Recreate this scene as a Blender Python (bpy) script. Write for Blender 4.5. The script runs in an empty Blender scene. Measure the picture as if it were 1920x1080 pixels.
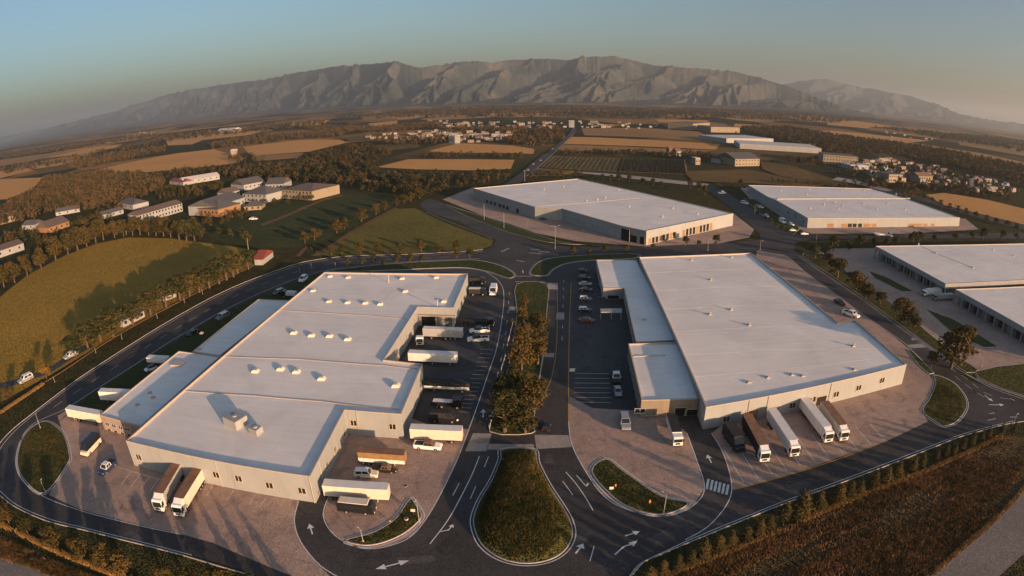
import bpy, bmesh, math, random
import numpy as np
from mathutils import Vector, Matrix

# ------------------------------------------------------------------ camera
CAM_H = 80.0
F_PX, PITCH, ROLL, CY = 1111.4, 0.2212, -0.0133, -114.3     # calibrated on the photograph (1920 px wide)
scene = bpy.context.scene
col = scene.collection
cam_data = bpy.data.cameras.new('camera')
cam = bpy.data.objects.new('camera', cam_data)
col.objects.link(cam)
scene.camera = cam
cam_data.type = 'PANO'
cam_data.panorama_type = 'FISHEYE_EQUISOLID'
cam_data.sensor_fit = 'HORIZONTAL'
cam_data.sensor_width = 36.0
cam_data.fisheye_lens = 36.0 * F_PX / 1920.0
cam_data.fisheye_fov = math.pi
cam_data.shift_y = CY / 1080.0
cam_data.clip_start = 0.5
cam_data.clip_end = 200000.0
_c, _s = math.cos(ROLL), math.sin(ROLL)
_up0 = Vector((0, math.sin(PITCH), math.cos(PITCH)))
_fw = Vector((0, math.cos(PITCH), -math.sin(PITCH)))
_x0 = Vector((1, 0, 0))
_R = _c * _x0 + _s * _up0
_U = -_s * _x0 + _c * _up0
cam.matrix_world = Matrix(((_R.x, _U.x, -_fw.x, 0), (_R.y, _U.y, -_fw.y, 0), (_R.z, _U.z, -_fw.z, CAM_H), (0, 0, 0, 1)))

# ------------------------------------------------------------------ light
SUN_AZ = math.radians(137.0)      # clockwise from +Y, where the sun stands
SUN_EL = math.radians(7.5)
to_sun = Vector((math.sin(SUN_AZ) * math.cos(SUN_EL), math.cos(SUN_AZ) * math.cos(SUN_EL), math.sin(SUN_EL)))
world = bpy.data.worlds.new('World')
scene.world = world
world.use_nodes = True
wn = world.node_tree
bg = wn.nodes['Background']
sky = wn.nodes.new('ShaderNodeTexSky')
sky.sky_type = 'NISHITA'
sky.sun_disc = False
sky.sun_elevation = SUN_EL
sky.sun_rotation = SUN_AZ
sky.altitude = 300.0
sky.air_density = 1.1
sky.dust_density = 3.8
sky.ozone_density = 2.5
wn.links.new(sky.outputs[0], bg.inputs[0])
bg.inputs[1].default_value = 0.108
sun_data = bpy.data.lights.new('sun', 'SUN')
sun_data.energy = 5.0
sun_data.angle = math.radians(0.5)
sun_data.color = (1.0, 0.62, 0.37)
sun = bpy.data.objects.new('sun', sun_data)
col.objects.link(sun)
sun.rotation_euler = (-to_sun).to_track_quat('-Z', 'Y').to_euler()
sun.location = (200, -200, 300)
scene.view_settings.view_transform = 'Standard'
scene.view_settings.look = 'None'
scene.view_settings.exposure = 0.88
scene.view_settings.gamma = 1.0
scene.render.engine = 'CYCLES'
scene.cycles.use_denoising = True
scene.cycles.max_bounces = 5
scene.cycles.volume_bounces = 0
scene.cycles.transparent_max_bounces = 6
scene.cycles.sample_clamp_indirect = 6.0

random.seed(7)
rng = np.random.default_rng(7)

# ------------------------------------------------------------------ survey helpers: photograph point -> place on the ground
def ray(px, py):
    x = px - 960.0
    y = 540.0 + CY - py
    x, y = _c * x - _s * y, _s * x + _c * y
    r = math.hypot(x, y) + 1e-9
    th = 2 * math.asin(r / 2 / F_PX)
    d = (math.sin(th) * x / r, math.cos(th), math.sin(th) * y / r)
    cp, sp = math.cos(PITCH), math.sin(PITCH)
    return (d[0], d[1] * cp + d[2] * sp, -d[1] * sp + d[2] * cp)

def G(px, py, z=0.0):
    d = ray(px, py)
    t = (z - CAM_H) / min(d[2], -1e-4)
    return (d[0] * t, d[1] * t)

def GL(pts, z=0.0):
    return [G(p[0], p[1], z) for p in pts]

def top_height(base, top):
    g = G(*base)
    d = ray(*top)
    return CAM_H + d[2] * math.hypot(*g) / math.hypot(d[0], d[1])

def on_wall(px, py, a, b):
    d = ray(px, py)
    ex, ey = b[0] - a[0], b[1] - a[1]
    L = math.hypot(ex, ey)
    nx, ny = ey / L, -ex / L
    t = (a[0] * nx + a[1] * ny) / (d[0] * nx + d[1] * ny)
    X, Y, Z = d[0] * t, d[1] * t, CAM_H + d[2] * t
    return ((X - a[0]) * ex + (Y - a[1]) * ey) / L, Z

# ------------------------------------------------------------------ materials
def new_mat(name):
    m = bpy.data.materials.new(name)
    m.use_nodes = True
    nt = m.node_tree
    return m, nt, nt.nodes['Principled BSDF']

def N(nt, t, **kw):
    n = nt.nodes.new(t)
    for k, v in kw.items():
        if hasattr(n, k):
            setattr(n, k, v)
        else:
            n.inputs[k].default_value = v
    return n

def ramp(nt, src, stops):
    r = nt.nodes.new('ShaderNodeValToRGB')
    e = r.color_ramp.elements
    while len(e) < len(stops):
        e.new(0.5)
    for i, (p, c) in enumerate(stops):
        e[i].position = p
        e[i].color = (*c, 1) if len(c) == 3 else c
    nt.links.new(src, r.inputs[0])
    return r.outputs[0]

def mixc(nt, fac, a, b, mode='MIX'):
    m = nt.nodes.new('ShaderNodeMix')
    m.data_type = 'RGBA'
    m.blend_type = mode
    for s, v in ((m.inputs[0], fac), (m.inputs[6], a), (m.inputs[7], b)):
        if isinstance(v, (int, float)):
            s.default_value = v
        elif isinstance(v, tuple):
            s.default_value = (*v, 1) if len(v) == 3 else v
        else:
            nt.links.new(v, s)
    return m.outputs[2]

def noise(nt, vec, scale, detail=4.0, rough=0.55, dist=0.0):
    n = nt.nodes.new('ShaderNodeTexNoise')
    n.inputs['Scale'].default_value = scale
    n.inputs['Detail'].default_value = detail
    n.inputs['Roughness'].default_value = rough
    n.inputs['Distortion'].default_value = dist
    nt.links.new(vec, n.inputs['Vector'])
    return n.outputs[0]

def mapping(nt, vec, scale=(1, 1, 1), rot=0.0):
    n = nt.nodes.new('ShaderNodeMapping')
    n.inputs['Scale'].default_value = scale
    n.inputs['Rotation'].default_value = (0, 0, rot)
    nt.links.new(vec, n.inputs[0])
    return n.outputs[0]

def pos(nt):
    return nt.nodes.new('ShaderNodeNewGeometry').outputs['Position']

def obco(nt):
    return nt.nodes.new('ShaderNodeTexCoord').outputs['Object']

def bump(nt, b, h, strength=0.4, dist=0.1):
    n = nt.nodes.new('ShaderNodeBump')
    n.inputs['Strength'].default_value = strength
    n.inputs['Distance'].default_value = dist
    nt.links.new(h, n.inputs['Height'])
    nt.links.new(n.outputs[0], b.inputs['Normal'])

def rough_normal(nt, b, vec, scale, k):
    n = nt.nodes.new('ShaderNodeTexNoise'); n.inputs['Scale'].default_value = scale
    n.inputs['Detail'].default_value = 2.0
    nt.links.new(vec, n.inputs['Vector'])
    a = nt.nodes.new('ShaderNodeVectorMath'); a.operation = 'MULTIPLY_ADD'
    nt.links.new(n.outputs['Color'], a.inputs[0]); a.inputs[1].default_value = (k * 2, k * 2, 0); a.inputs[2].default_value = (-k, -k, 0)
    c = nt.nodes.new('ShaderNodeVectorMath'); c.operation = 'ADD'
    g = nt.nodes.new('ShaderNodeNewGeometry')
    nt.links.new(a.outputs[0], c.inputs[0]); nt.links.new(g.outputs['Normal'], c.inputs[1])
    d = nt.nodes.new('ShaderNodeVectorMath'); d.operation = 'NORMALIZE'
    nt.links.new(c.outputs[0], d.inputs[0])
    nt.links.new(d.outputs[0], b.inputs['Normal'])

def link(nt, src, b, sock='Base Color'):
    nt.links.new(src, b.inputs[sock])

def set_b(b, rough=0.8, spec=0.3, metal=0.0):
    b.inputs['Roughness'].default_value = rough
    b.inputs['Specular IOR Level'].default_value = spec
    b.inputs['Metallic'].default_value = metal

MT = {}
def simple(name, c, rough=0.6, spec=0.3, metal=0.0, var=0.12, scale=1.5):
    m, nt, b = new_mat(name)
    set_b(b, rough, spec, metal)
    n = noise(nt, obco(nt), scale, 5, 0.6)
    lo = tuple(x * (1 - var) for x in c)
    hi = tuple(min(1, x * (1 + var)) for x in c)
    link(nt, ramp(nt, n, [(0.3, lo), (0.7, hi)]), b)
    MT[name] = m
    return m

def stripes(nt, v, scale, rot, det=1.0):
    w = nt.nodes.new('ShaderNodeTexWave')
    w.inputs['Scale'].default_value = scale
    w.inputs['Distortion'].default_value = det
    w.inputs['Detail'].default_value = 2.0
    w.inputs['Detail Scale'].default_value = 0.4
    nt.links.new(mapping(nt, v, (1, 1, 1), rot), w.inputs[0])
    return w.outputs['Fac']

def ground_mat(name, stops, sc=(0.02, 0.25, 2.0), rough=0.95, bmp=0.5, stripe=None, rn=(3.0, 2.6)):
    m, nt, b = new_mat(name)
    set_b(b, rough, 0.1)
    p = pos(nt)
    n1 = noise(nt, p, sc[0], 5, 0.6)
    n2 = noise(nt, p, sc[1], 6, 0.65)
    n3 = noise(nt, p, sc[2], 4, 0.7)
    mx = nt.nodes.new('ShaderNodeMath'); mx.operation = 'MULTIPLY_ADD'
    nt.links.new(n1, mx.inputs[0]); mx.inputs[1].default_value = 0.5
    m2 = nt.nodes.new('ShaderNodeMath'); m2.operation = 'MULTIPLY_ADD'
    nt.links.new(n2, m2.inputs[0]); m2.inputs[1].default_value = 0.35
    m3 = nt.nodes.new('ShaderNodeMath'); m3.operation = 'MULTIPLY'
    nt.links.new(n3, m3.inputs[0]); m3.inputs[1].default_value = 0.15
    nt.links.new(m3.outputs[0], m2.inputs[2]); nt.links.new(m2.outputs[0], mx.inputs[2])
    c = ramp(nt, mx.outputs[0], stops)
    h = n3
    if stripe:
        s = stripes(nt, p, stripe[0], stripe[1], stripe[3] if len(stripe) > 3 else 1.0)
        dk = ramp(nt, s, [(0.2, (stripe[2],) * 3), (0.75, (1, 1, 1))])
        c = mixc(nt, 1.0, c, dk, 'MULTIPLY')
        h = s
    link(nt, c, b)
    rough_normal(nt, b, p, rn[0], rn[1])
    MT[name] = m
    return m

# pavements
def paving(name, c, crack=0.5, joint=None, var=0.3):
    m, nt, b = new_mat(name)
    set_b(b, 0.85, 0.25)
    p = pos(nt)
    n1 = noise(nt, p, 0.035, 5, 0.62, 0.6)
    n2 = noise(nt, mapping(nt, p, (1, 1, 1)), 0.45, 7, 0.7, 0.8)
    n3 = noise(nt, p, 6.0, 3, 0.7)
    col1 = ramp(nt, n1, [(0.32, tuple(x * (1 - var) for x in c)), (0.68, tuple(x * (1 + var) for x in c))])
    col2 = mixc(nt, 0.6, col1, ramp(nt, n2, [(0.33, (0.74, 0.74, 0.74)), (0.62, (1.06, 1.06, 1.06))]), 'MULTIPLY')
    col2 = mixc(nt, 0.5, col2, ramp(nt, n3, [(0.3, (0.75, 0.75, 0.75)), (0.7, (1.15, 1.15, 1.15))]), 'MULTIPLY')
    # tyre streaks / oil stains
    n4 = noise(nt, p, 0.16, 5, 0.6, 1.5)
    col2 = mixc(nt, 1.0, col2, ramp(nt, n4, [(0.28, (0.62, 0.62, 0.64)), (0.44, (1, 1, 1))]), 'MULTIPLY')
    if crack:
        vo = nt.nodes.new('ShaderNodeTexVoronoi'); vo.feature = 'DISTANCE_TO_EDGE'
        vo.inputs['Scale'].default_value = 0.16
        wn_ = nt.nodes.new('ShaderNodeTexNoise'); wn_.inputs['Scale'].default_value = 0.5
        nt.links.new(p, wn_.inputs['Vector'])
        va = nt.nodes.new('ShaderNodeVectorMath'); va.operation = 'MULTIPLY_ADD'
        nt.links.new(wn_.outputs[1], va.inputs[0]); va.inputs[1].default_value = (3, 3, 3); nt.links.new(p, va.inputs[2])
        nt.links.new(va.outputs[0], vo.inputs['Vector'])
        ck = ramp(nt, vo.outputs['Distance'], [(0.0, (1 - crack,) * 3), (0.012, (1, 1, 1))])
        col2 = mixc(nt, 1.0, col2, ck, 'MULTIPLY')
    if joint:
        br = nt.nodes.new('ShaderNodeTexBrick')
        br.offset = 0.0
        br.inputs['Scale'].default_value = 1.0
        br.inputs['Brick Width'].default_value = joint
        br.inputs['Row Height'].default_value = joint
        br.inputs['Mortar Size'].default_value = 0.05
        br.inputs['Color1'].default_value = (1, 1, 1, 1)
        br.inputs['Color2'].default_value = (0.94, 0.94, 0.94, 1)
        br.inputs['Mortar'].default_value = (0.72, 0.72, 0.72, 1)
        nt.links.new(mapping(nt, p, (1, 1, 1), 0.08), br.inputs['Vector'])
        col2 = mixc(nt, 1.0, col2, br.outputs[0], 'MULTIPLY')
    link(nt, col2, b)
    rough_normal(nt, b, p, 7.0, 0.55)
    MT[name] = m
    return m

paving('asphalt', (0.056, 0.051, 0.051), 0.35)
paving('asphalt_worn_shade', (0.056, 0.057, 0.060), 0.4)  # worn asphalt; also the painted shade over parts of the yards
paving('concrete', (0.39, 0.275, 0.22), 0.3, 6.0, 0.16)
paving('patch', (0.085, 0.078, 0.076), 0.2)
paving('concrete_pale', (0.33, 0.29, 0.26), 0.3, None, 0.18)
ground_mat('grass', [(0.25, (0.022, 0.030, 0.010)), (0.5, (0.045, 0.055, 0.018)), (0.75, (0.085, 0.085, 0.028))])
ground_mat('meadow', [(0.25, (0.19, 0.135, 0.024)), (0.5, (0.30, 0.19, 0.034)), (0.75, (0.40, 0.25, 0.05))], stripe=(0.35, 1.35, 0.75, 2.0))
ground_mat('pasture', [(0.25, (0.075, 0.075, 0.018)), (0.5, (0.13, 0.115, 0.028)), (0.75, (0.19, 0.15, 0.038))], stripe=(0.35, 0.6, 0.8, 2.0))
ground_mat('rough_grass', [(0.3, (0.040, 0.034, 0.014)), (0.5, (0.10, 0.070, 0.032)), (0.72, (0.18, 0.11, 0.055))], sc=(0.05, 0.4, 2.5), bmp=0.9, stripe=(0.22, -0.40, 0.55, 4.0))
ground_mat('island_grass', [(0.3, (0.022, 0.028, 0.008)), (0.5, (0.055, 0.058, 0.017)), (0.72, (0.125, 0.075, 0.03))], sc=(0.09, 0.5, 3.0), bmp=0.8)
ground_mat('stubble', [(0.25, (0.40, 0.215, 0.075)), (0.5, (0.48, 0.26, 0.095)), (0.75, (0.54, 0.31, 0.12))], sc=(0.006, 0.05, 0.6), bmp=0.2)
ground_mat('stubble_brown', [(0.25, (0.22, 0.135, 0.065)), (0.5, (0.30, 0.185, 0.085)), (0.75, (0.38, 0.235, 0.11))], sc=(0.006, 0.05, 0.6), bmp=0.2, stripe=(0.12, 0.2, 0.75, 1.0))
ground_mat('vines', [(0.25, (0.24, 0.15, 0.065)), (0.5, (0.33, 0.21, 0.09)), (0.75, (0.40, 0.26, 0.115))], sc=(0.01, 0.06, 0.6), bmp=0.2, stripe=(0.085, -0.35, 0.32, 0.4))
ground_mat('olive_slope', [(0.25, (0.055, 0.045, 0.016)), (0.5, (0.12, 0.080, 0.03)), (0.75, (0.19, 0.12, 0.045))], sc=(0.012, 0.06, 0.6), bmp=0.3)
ground_mat('allotment', [(0.3, (0.028, 0.042, 0.014)), (0.55, (0.055, 0.065, 0.022)), (0.72, (0.15, 0.11, 0.05))], sc=(0.02, 0.12, 1.0), bmp=0.4, stripe=(0.12, 0.25, 0.6, 3.0))
ground_mat('soil', [(0.3, (0.09, 0.055, 0.03)), (0.6, (0.15, 0.09, 0.05))])
ground_mat('dirt_track', [(0.3, (0.14, 0.125, 0.115)), (0.6, (0.20, 0.175, 0.16))], sc=(0.05, 0.4, 5.0), rn=(7.0, 0.7))

def far_plain():
    m, nt, b = new_mat('plain')
    set_b(b, 1.0, 0.05)
    p = pos(nt)
    vo = nt.nodes.new('ShaderNodeTexVoronoi'); vo.feature = 'F1'
    vo.inputs['Scale'].default_value = 0.0045
    nt.links.new(mapping(nt, p, (1, 0.6, 0), 0.35), vo.inputs['Vector'])
    sep = nt.nodes.new('ShaderNodeSeparateColor'); nt.links.new(vo.outputs['Color'], sep.inputs[0])
    patch = ramp(nt, sep.outputs[0], [(0.0, (0.030, 0.032, 0.016)), (0.40, (0.050, 0.046, 0.024)), (0.52, (0.11, 0.080, 0.040)), (0.70, (0.28, 0.16, 0.065)), (1.0, (0.42, 0.24, 0.10))])
    n1 = noise(nt, p, 0.012, 6, 0.7)
    c = mixc(nt, 1.0, patch, ramp(nt, n1, [(0.35, (0.55, 0.55, 0.55)), (0.65, (1.1, 1.1, 1.1))]), 'MULTIPLY')
    near = ramp(nt, noise(nt, p, 0.15, 6, 0.7), [(0.3, (0.022, 0.026, 0.010)), (0.7, (0.065, 0.058, 0.024))])
    ln = nt.nodes.new('ShaderNodeVectorMath'); ln.operation = 'LENGTH'; nt.links.new(p, ln.inputs[0])
    mr = nt.nodes.new('ShaderNodeMapRange'); mr.inputs[1].default_value = 700; mr.inputs[2].default_value = 1500
    nt.links.new(ln.outputs['Value'], mr.inputs[0])
    link(nt, mixc(nt, mr.outputs[0], near, c), b)
    rough_normal(nt, b, p, 2.5, 2.2)
    MT['plain'] = m
far_plain()

def mountain_mat(name, k=1.0):
    m, nt, b = new_mat(name)
    set_b(b, 1.0, 0.0)
    p = pos(nt)
    n = noise(nt, p, 0.0022, 7, 0.65)
    n2 = noise(nt, p, 0.02, 5, 0.7)
    c = ramp(nt, n, [(0.35, (0.030 * k, 0.042 * k, 0.042 * k)), (0.52, (0.062 * k, 0.068 * k, 0.060 * k)), (0.68, (0.115 * k, 0.106 * k, 0.086 * k))])
    link(nt, mixc(nt, 0.6, c, ramp(nt, n2, [(0.3, (0.6, 0.6, 0.6)), (0.7, (1.15, 1.15, 1.15))]), 'MULTIPLY'), b)
    bump(nt, b, n2, 0.6, 12.0)
    MT[name] = m
mountain_mat('mountain', 1.0)

def leaf_mat(name, a, c, d):
    m, nt, b = new_mat(name)
    set_b(b, 0.9, 0.08)
    oi = nt.nodes.new('ShaderNodeObjectInfo')
    g = nt.nodes.new('ShaderNodeNewGeometry')
    n = noise(nt, g.outputs['Position'], 0.45, 3, 0.6)
    n2 = noise(nt, g.outputs['Position'], 0.06, 3, 0.6)
    ad = nt.nodes.new('ShaderNodeMath'); ad.operation = 'ADD'
    nt.links.new(n, ad.inputs[0]); nt.links.new(n2, ad.inputs[1])
    a2 = nt.nodes.new('ShaderNodeMath'); a2.operation = 'MULTIPLY_ADD'
    at = nt.nodes.new('ShaderNodeAttribute'); at.attribute_name = 'tint'
    sm_ = nt.nodes.new('ShaderNodeMath'); sm_.operation = 'MULTIPLY_ADD'
    nt.links.new(at.outputs['Fac'], sm_.inputs[0]); sm_.inputs[1].default_value = 1.5; nt.links.new(oi.outputs['Random'], sm_.inputs[2])
    nt.links.new(sm_.outputs[0], a2.inputs[0]); a2.inputs[1].default_value = 0.28
    nt.links.new(ad.outputs[0], a2.inputs[2])
    mr = nt.nodes.new('ShaderNodeMapRange'); mr.inputs[1].default_value = 0.85; mr.inputs[2].default_value = 1.45
    nt.links.new(a2.outputs[0], mr.inputs[0])
    link(nt, ramp(nt, mr.outputs[0], [(0.0, a), (0.5, c), (1.0, d)]), b)
    MT[name] = m

leaf_mat('leaf_autumn', (0.028, 0.030, 0.011), (0.060, 0.046, 0.016), (0.105, 0.064, 0.021))
leaf_mat('leaf_green', (0.022, 0.030, 0.012), (0.045, 0.045, 0.017), (0.085, 0.062, 0.022))
leaf_mat('leaf_conifer', (0.024, 0.028, 0.012), (0.055, 0.046, 0.018), (0.095, 0.062, 0.022))
leaf_mat('leaf_yellow', (0.10, 0.055, 0.012), (0.16, 0.085, 0.018), (0.21, 0.11, 0.022))
leaf_mat('leaf_wood', (0.014, 0.019, 0.010), (0.042, 0.037, 0.018), (0.088, 0.058, 0.028))
leaf_mat('dry_grass', (0.16, 0.095, 0.035), (0.24, 0.14, 0.05), (0.30, 0.18, 0.07))
leaf_mat('tuft', (0.035, 0.032, 0.012), (0.12, 0.076, 0.032), (0.27, 0.135, 0.062))
leaf_mat('tuft_green', (0.022, 0.030, 0.009), (0.055, 0.056, 0.017), (0.13, 0.085, 0.030))
simple('bark', (0.10, 0.07, 0.05), 0.95, 0.1)

def roof_mat(name, c, seam_rot=0.0, seam=8.0):
    m, nt, b = new_mat(name)
    set_b(b, 0.55, 0.35)
    p = pos(nt)
    n1 = noise(nt, p, 0.05, 6, 0.65, 0.8)
    n2 = noise(nt, mapping(nt, p, (0.15, 1.2, 1), seam_rot), 0.5, 5, 0.6)
    cc = mixc(nt, 1.0, ramp(nt, n1, [(0.32, tuple(x * 0.84 for x in c)), (0.62, c)]), ramp(nt, n2, [(0.25, (0.9, 0.9, 0.9)), (0.6, (1, 1, 1))]), 'MULTIPLY')
    br = nt.nodes.new('ShaderNodeTexBrick'); br.offset = 0.0
    br.inputs['Scale'].default_value = 1.0
    br.inputs['Brick Width'].default_value = 60.0
    br.inputs['Row Height'].default_value = seam
    br.inputs['Mortar Size'].default_value = 0.05
    br.inputs['Color1'].default_value = (1, 1, 1, 1); br.inputs['Color2'].default_value = (0.965, 0.965, 0.965, 1)
    br.inputs['Mortar'].default_value = (0.84, 0.84, 0.84, 1)
    nt.links.new(mapping(nt, p, (1, 1, 1), seam_rot), br.inputs['Vector'])
    link(nt, mixc(nt, 1.0, cc, br.outputs[0], 'MULTIPLY'), b)
    MT[name] = m

roof_mat('roof_white', (0.80, 0.745, 0.70), 0.06, 9.0)
roof_mat('roof_white_e', (0.79, 0.745, 0.71), -0.1, 8.0)

def wall_mat(name, c, streak=0.75):
    m, nt, b = new_mat(name)
    set_b(b, 0.7, 0.25)
    p = pos(nt)
    n1 = noise(nt, p, 0.12, 5, 0.6)
    n2 = noise(nt, mapping(nt, p, (1, 1, 0.08)), 0.7, 6, 0.65)
    cc = mixc(nt, 1.0, ramp(nt, n1, [(0.3, tuple(x * 0.88 for x in c)), (0.7, c)]), ramp(nt, n2, [(0.28, (streak,) * 3), (0.5, (1, 1, 1))]), 'MULTIPLY')
    link(nt, cc, b)
    MT[name] = m

wall_mat('wall_cream', (0.30, 0.31, 0.31), 0.85)
wall_mat('wall_town', (0.25, 0.235, 0.215))
wall_mat('wall_grey', (0.30, 0.30, 0.30))
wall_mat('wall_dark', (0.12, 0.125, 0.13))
wall_mat('wall_brick', (0.30, 0.22, 0.18))
wall_mat('wall_white', (0.31, 0.315, 0.315))
wall_mat('wall_beige', (0.27, 0.22, 0.16))
wall_mat('wall_orange', (0.28, 0.165, 0.085))
wall_mat('roof_brown', (0.13, 0.095, 0.08))
wall_mat('roof_slate', (0.10, 0.095, 0.095))
wall_mat('roof_red', (0.22, 0.055, 0.045))
wall_mat('roof_tile', (0.20, 0.115, 0.085))
wall_mat('roof_pale', (0.55, 0.52, 0.50))
simple('coping', (0.40, 0.34, 0.29), 0.5, 0.4)
simple('flashing', (0.14, 0.12, 0.12), 0.5, 0.4)
simple('black', (0.012, 0.012, 0.013), 0.7, 0.2)
simple('frame', (0.42, 0.36, 0.28), 0.6)
simple('steel', (0.35, 0.35, 0.35), 0.45, 0.5)
simple('pole', (0.30, 0.28, 0.26), 0.5, 0.4)
simple('paint_white', (0.62, 0.60, 0.58), 0.75, 0.2, 0, 0.25, 2.0)
simple('paint_yellow', (0.42, 0.24, 0.045), 0.75, 0.2, 0, 0.25, 2.0)
simple('kerb', (0.40, 0.36, 0.33), 0.9, 0.1, 0, 0.2, 1.0)
simple('tyre', (0.018, 0.018, 0.018), 0.9, 0.1)
simple('rim', (0.35, 0.34, 0.33), 0.4, 0.5, 0.4)
simple('chassis', (0.035, 0.034, 0.034), 0.8, 0.2)
simple('car_white', (0.72, 0.71, 0.69), 0.3, 0.5, 0, 0.06)
simple('car_silver', (0.36, 0.36, 0.36), 0.3, 0.5, 0.4, 0.06)
simple('car_black', (0.014, 0.014, 0.016), 0.25, 0.5, 0, 0.2)
simple('car_grey', (0.11, 0.115, 0.12), 0.3, 0.5, 0.2, 0.1)
simple('car_blue', (0.02, 0.035, 0.09), 0.25, 0.5, 0, 0.1)
simple('car_red', (0.12, 0.025, 0.025), 0.3, 0.5, 0, 0.1)
simple('trailer_white', (0.66, 0.63, 0.60), 0.5, 0.35, 0, 0.1, 0.6)
simple('trailer_cream', (0.62, 0.54, 0.44), 0.55, 0.3, 0, 0.1, 0.6)
simple('trailer_silver', (0.42, 0.42, 0.41), 0.4, 0.5, 0.2, 0.1, 0.6)
simple('trailer_brown', (0.22, 0.12, 0.075), 0.7, 0.2, 0, 0.25, 0.7)
simple('trailer_ochre', (0.25, 0.15, 0.06), 0.7, 0.2, 0, 0.2, 0.7)
simple('tarp_dark', (0.030, 0.029, 0.030), 0.8, 0.2, 0, 0.3, 0.7)
simple('cargo', (0.23, 0.11, 0.07), 0.8, 0.2, 0, 0.4, 1.3)
simple('lamp_glass', (0.7, 0.66, 0.6), 0.2, 0.5)
simple('tail_red', (0.28, 0.03, 0.02), 0.3, 0.5)
simple('orange', (0.55, 0.22, 0.03), 0.6)
simple('panel_grey', (0.16, 0.165, 0.17), 0.5, 0.4)
m, nt, b = new_mat('glass')
b.inputs['Base Color'].default_value = (0.015, 0.02, 0.023, 1); set_b(b, 0.08, 0.6); MT['glass'] = m

# ------------------------------------------------------------------ mesh helpers
class MB:
    def __init__(self):
        self.v = []; self.f = []; self.mi = []; self.mats = []
    def mat(self, m):
        if m not in self.mats:
            self.mats.append(m)
        return self.mats.index(m)
    def add(self, vs, fs, m):
        o = len(self.v); k = self.mat(m)
        self.v += [tuple(p) for p in vs]
        for f in fs:
            self.f.append([i + o for i in f]); self.mi.append(k)
        return self
    def box(self, x0, x1, y0, y1, z0, z1, m, tx=0.0, ty=0.0):
        vs = [(x0, y0, z0), (x1, y0, z0), (x1, y1, z0), (x0, y1, z0),
              (x0 + tx, y0 + ty, z1), (x1 - tx, y0 + ty, z1), (x1 - tx, y1 - ty, z1), (x0 + tx, y1 - ty, z1)]
        return self.add(vs, [(3, 2, 1, 0), (4, 5, 6, 7), (0, 1, 5, 4), (1, 2, 6, 5), (2, 3, 7, 6), (3, 0, 4, 7)], m)
    def prism(self, poly, z0, z1, m, mtop=None, bottom=False):
        n = len(poly)
        vs = [(p[0], p[1], z0) for p in poly] + [(p[0], p[1], z1) for p in poly]
        self.add(vs, [(i, (i + 1) % n, n + (i + 1) % n, n + i) for i in range(n)], m)
        self.sheet(poly, z1, mtop or m)
        if bottom:
            self.sheet(poly[::-1], z0, m)
        return self
    def sheet(self, poly, z, m):
        return self.add([(p[0], p[1], z) for p in poly], [tuple(range(len(poly)))], m)
    def extrude_xz(self, prof, y0, y1, m):            # profile in x-z, extruded over y
        n = len(prof)
        vs = [(p[0], y0, p[1]) for p in prof] + [(p[0], y1, p[1]) for p in prof]
        fs = [(i, (i + 1) % n, n + (i + 1) % n, n + i) for i in range(n)]
        fs += [tuple(range(n))[::-1], tuple(range(n, 2 * n))]
        return self.add(vs, fs, m)
    def cyl(self, p0, p1, r0, r1, m, n=8, caps=True):
        p0, p1 = Vector(p0), Vector(p1)
        d = (p1 - p0).normalized()
        a = d.orthogonal().normalized(); b = d.cross(a)
        vs = []
        for p, r in ((p0, r0), (p1, r1)):
            for i in range(n):
                t = 2 * math.pi * i / n
                vs.append(p + a * math.cos(t) * r + b * math.sin(t) * r)
        fs = [(i, (i + 1) % n, n + (i + 1) % n, n + i) for i in range(n)]
        if caps:
            fs += [tuple(range(n))[::-1], tuple(range(n, 2 * n))]
        return self.add(vs, fs, m)
    def mesh(self, name):
        me = bpy.data.meshes.new(name)
        me.from_pydata(self.v, [], self.f)
        for k in self.mats:
            me.materials.append(MT[k])
        me.polygons.foreach_set('material_index', self.mi)
        me.update()
        return me
    def build(self, name, parent=None, bevel=0.0):
        me = self.mesh(name)
        if bevel:
            bm = bmesh.new(); bm.from_mesh(me)
            bmesh.ops.remove_doubles(bm, verts=bm.verts, dist=1e-4)
            es = [e for e in bm.edges if len(e.link_faces) == 2 and e.calc_face_angle(0) > 0.5]
            bmesh.ops.bevel(bm, geom=es, offset=bevel, segments=1, affect='EDGES', profile=0.5)
            bm.to_mesh(me); bm.free()
        return obj(name, me, parent)

def obj(name, me, parent=None):
    o = bpy.data.objects.new(name, me)
    col.objects.link(o)
    if parent:
        o.parent = parent
    return o

def thing(name, label, cat, loc=(0, 0, 0), rz=0.0, group=None):
    o = bpy.data.objects.new(name, None)
    col.objects.link(o)
    o.location = loc; o.rotation_euler = (0, 0, rz)
    o.empty_display_size = 0.5
    o['label'] = label; o['category'] = cat
    if group:
        o['group'] = group
    return o

def tag(o, label, cat, group=None, kind=None):
    o['label'] = label
    if cat:
        o['category'] = cat
    if group:
        o['group'] = group
    if kind:
        o['kind'] = kind
    return o

def structure(o, label=None):
    o['kind'] = 'structure'
    if label:
        o['label'] = label
    return o

def area(poly):
    return 0.5 * sum(poly[i][0] * poly[(i + 1) % len(poly)][1] - poly[(i + 1) % len(poly)][0] * poly[i][1] for i in range(len(poly)))

def ccw(poly):
    return list(poly) if area(poly) > 0 else list(poly)[::-1]

def inset(poly, d):                                  # ccw polygon, d > 0 shrinks
    n = len(poly); out = []
    for i in range(n):
        p, q, r = Vector(poly[i - 1]), Vector(poly[i]), Vector(poly[(i + 1) % n])
        e1 = (q - p).normalized(); e2 = (r - q).normalized()
        n1 = Vector((-e1.y, e1.x)); n2 = Vector((-e2.y, e2.x))
        k = n1 + n2
        den = max(0.35, 1 + n1.dot(n2))
        out.append(tuple(q + k * (d / den)))
    return out

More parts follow.
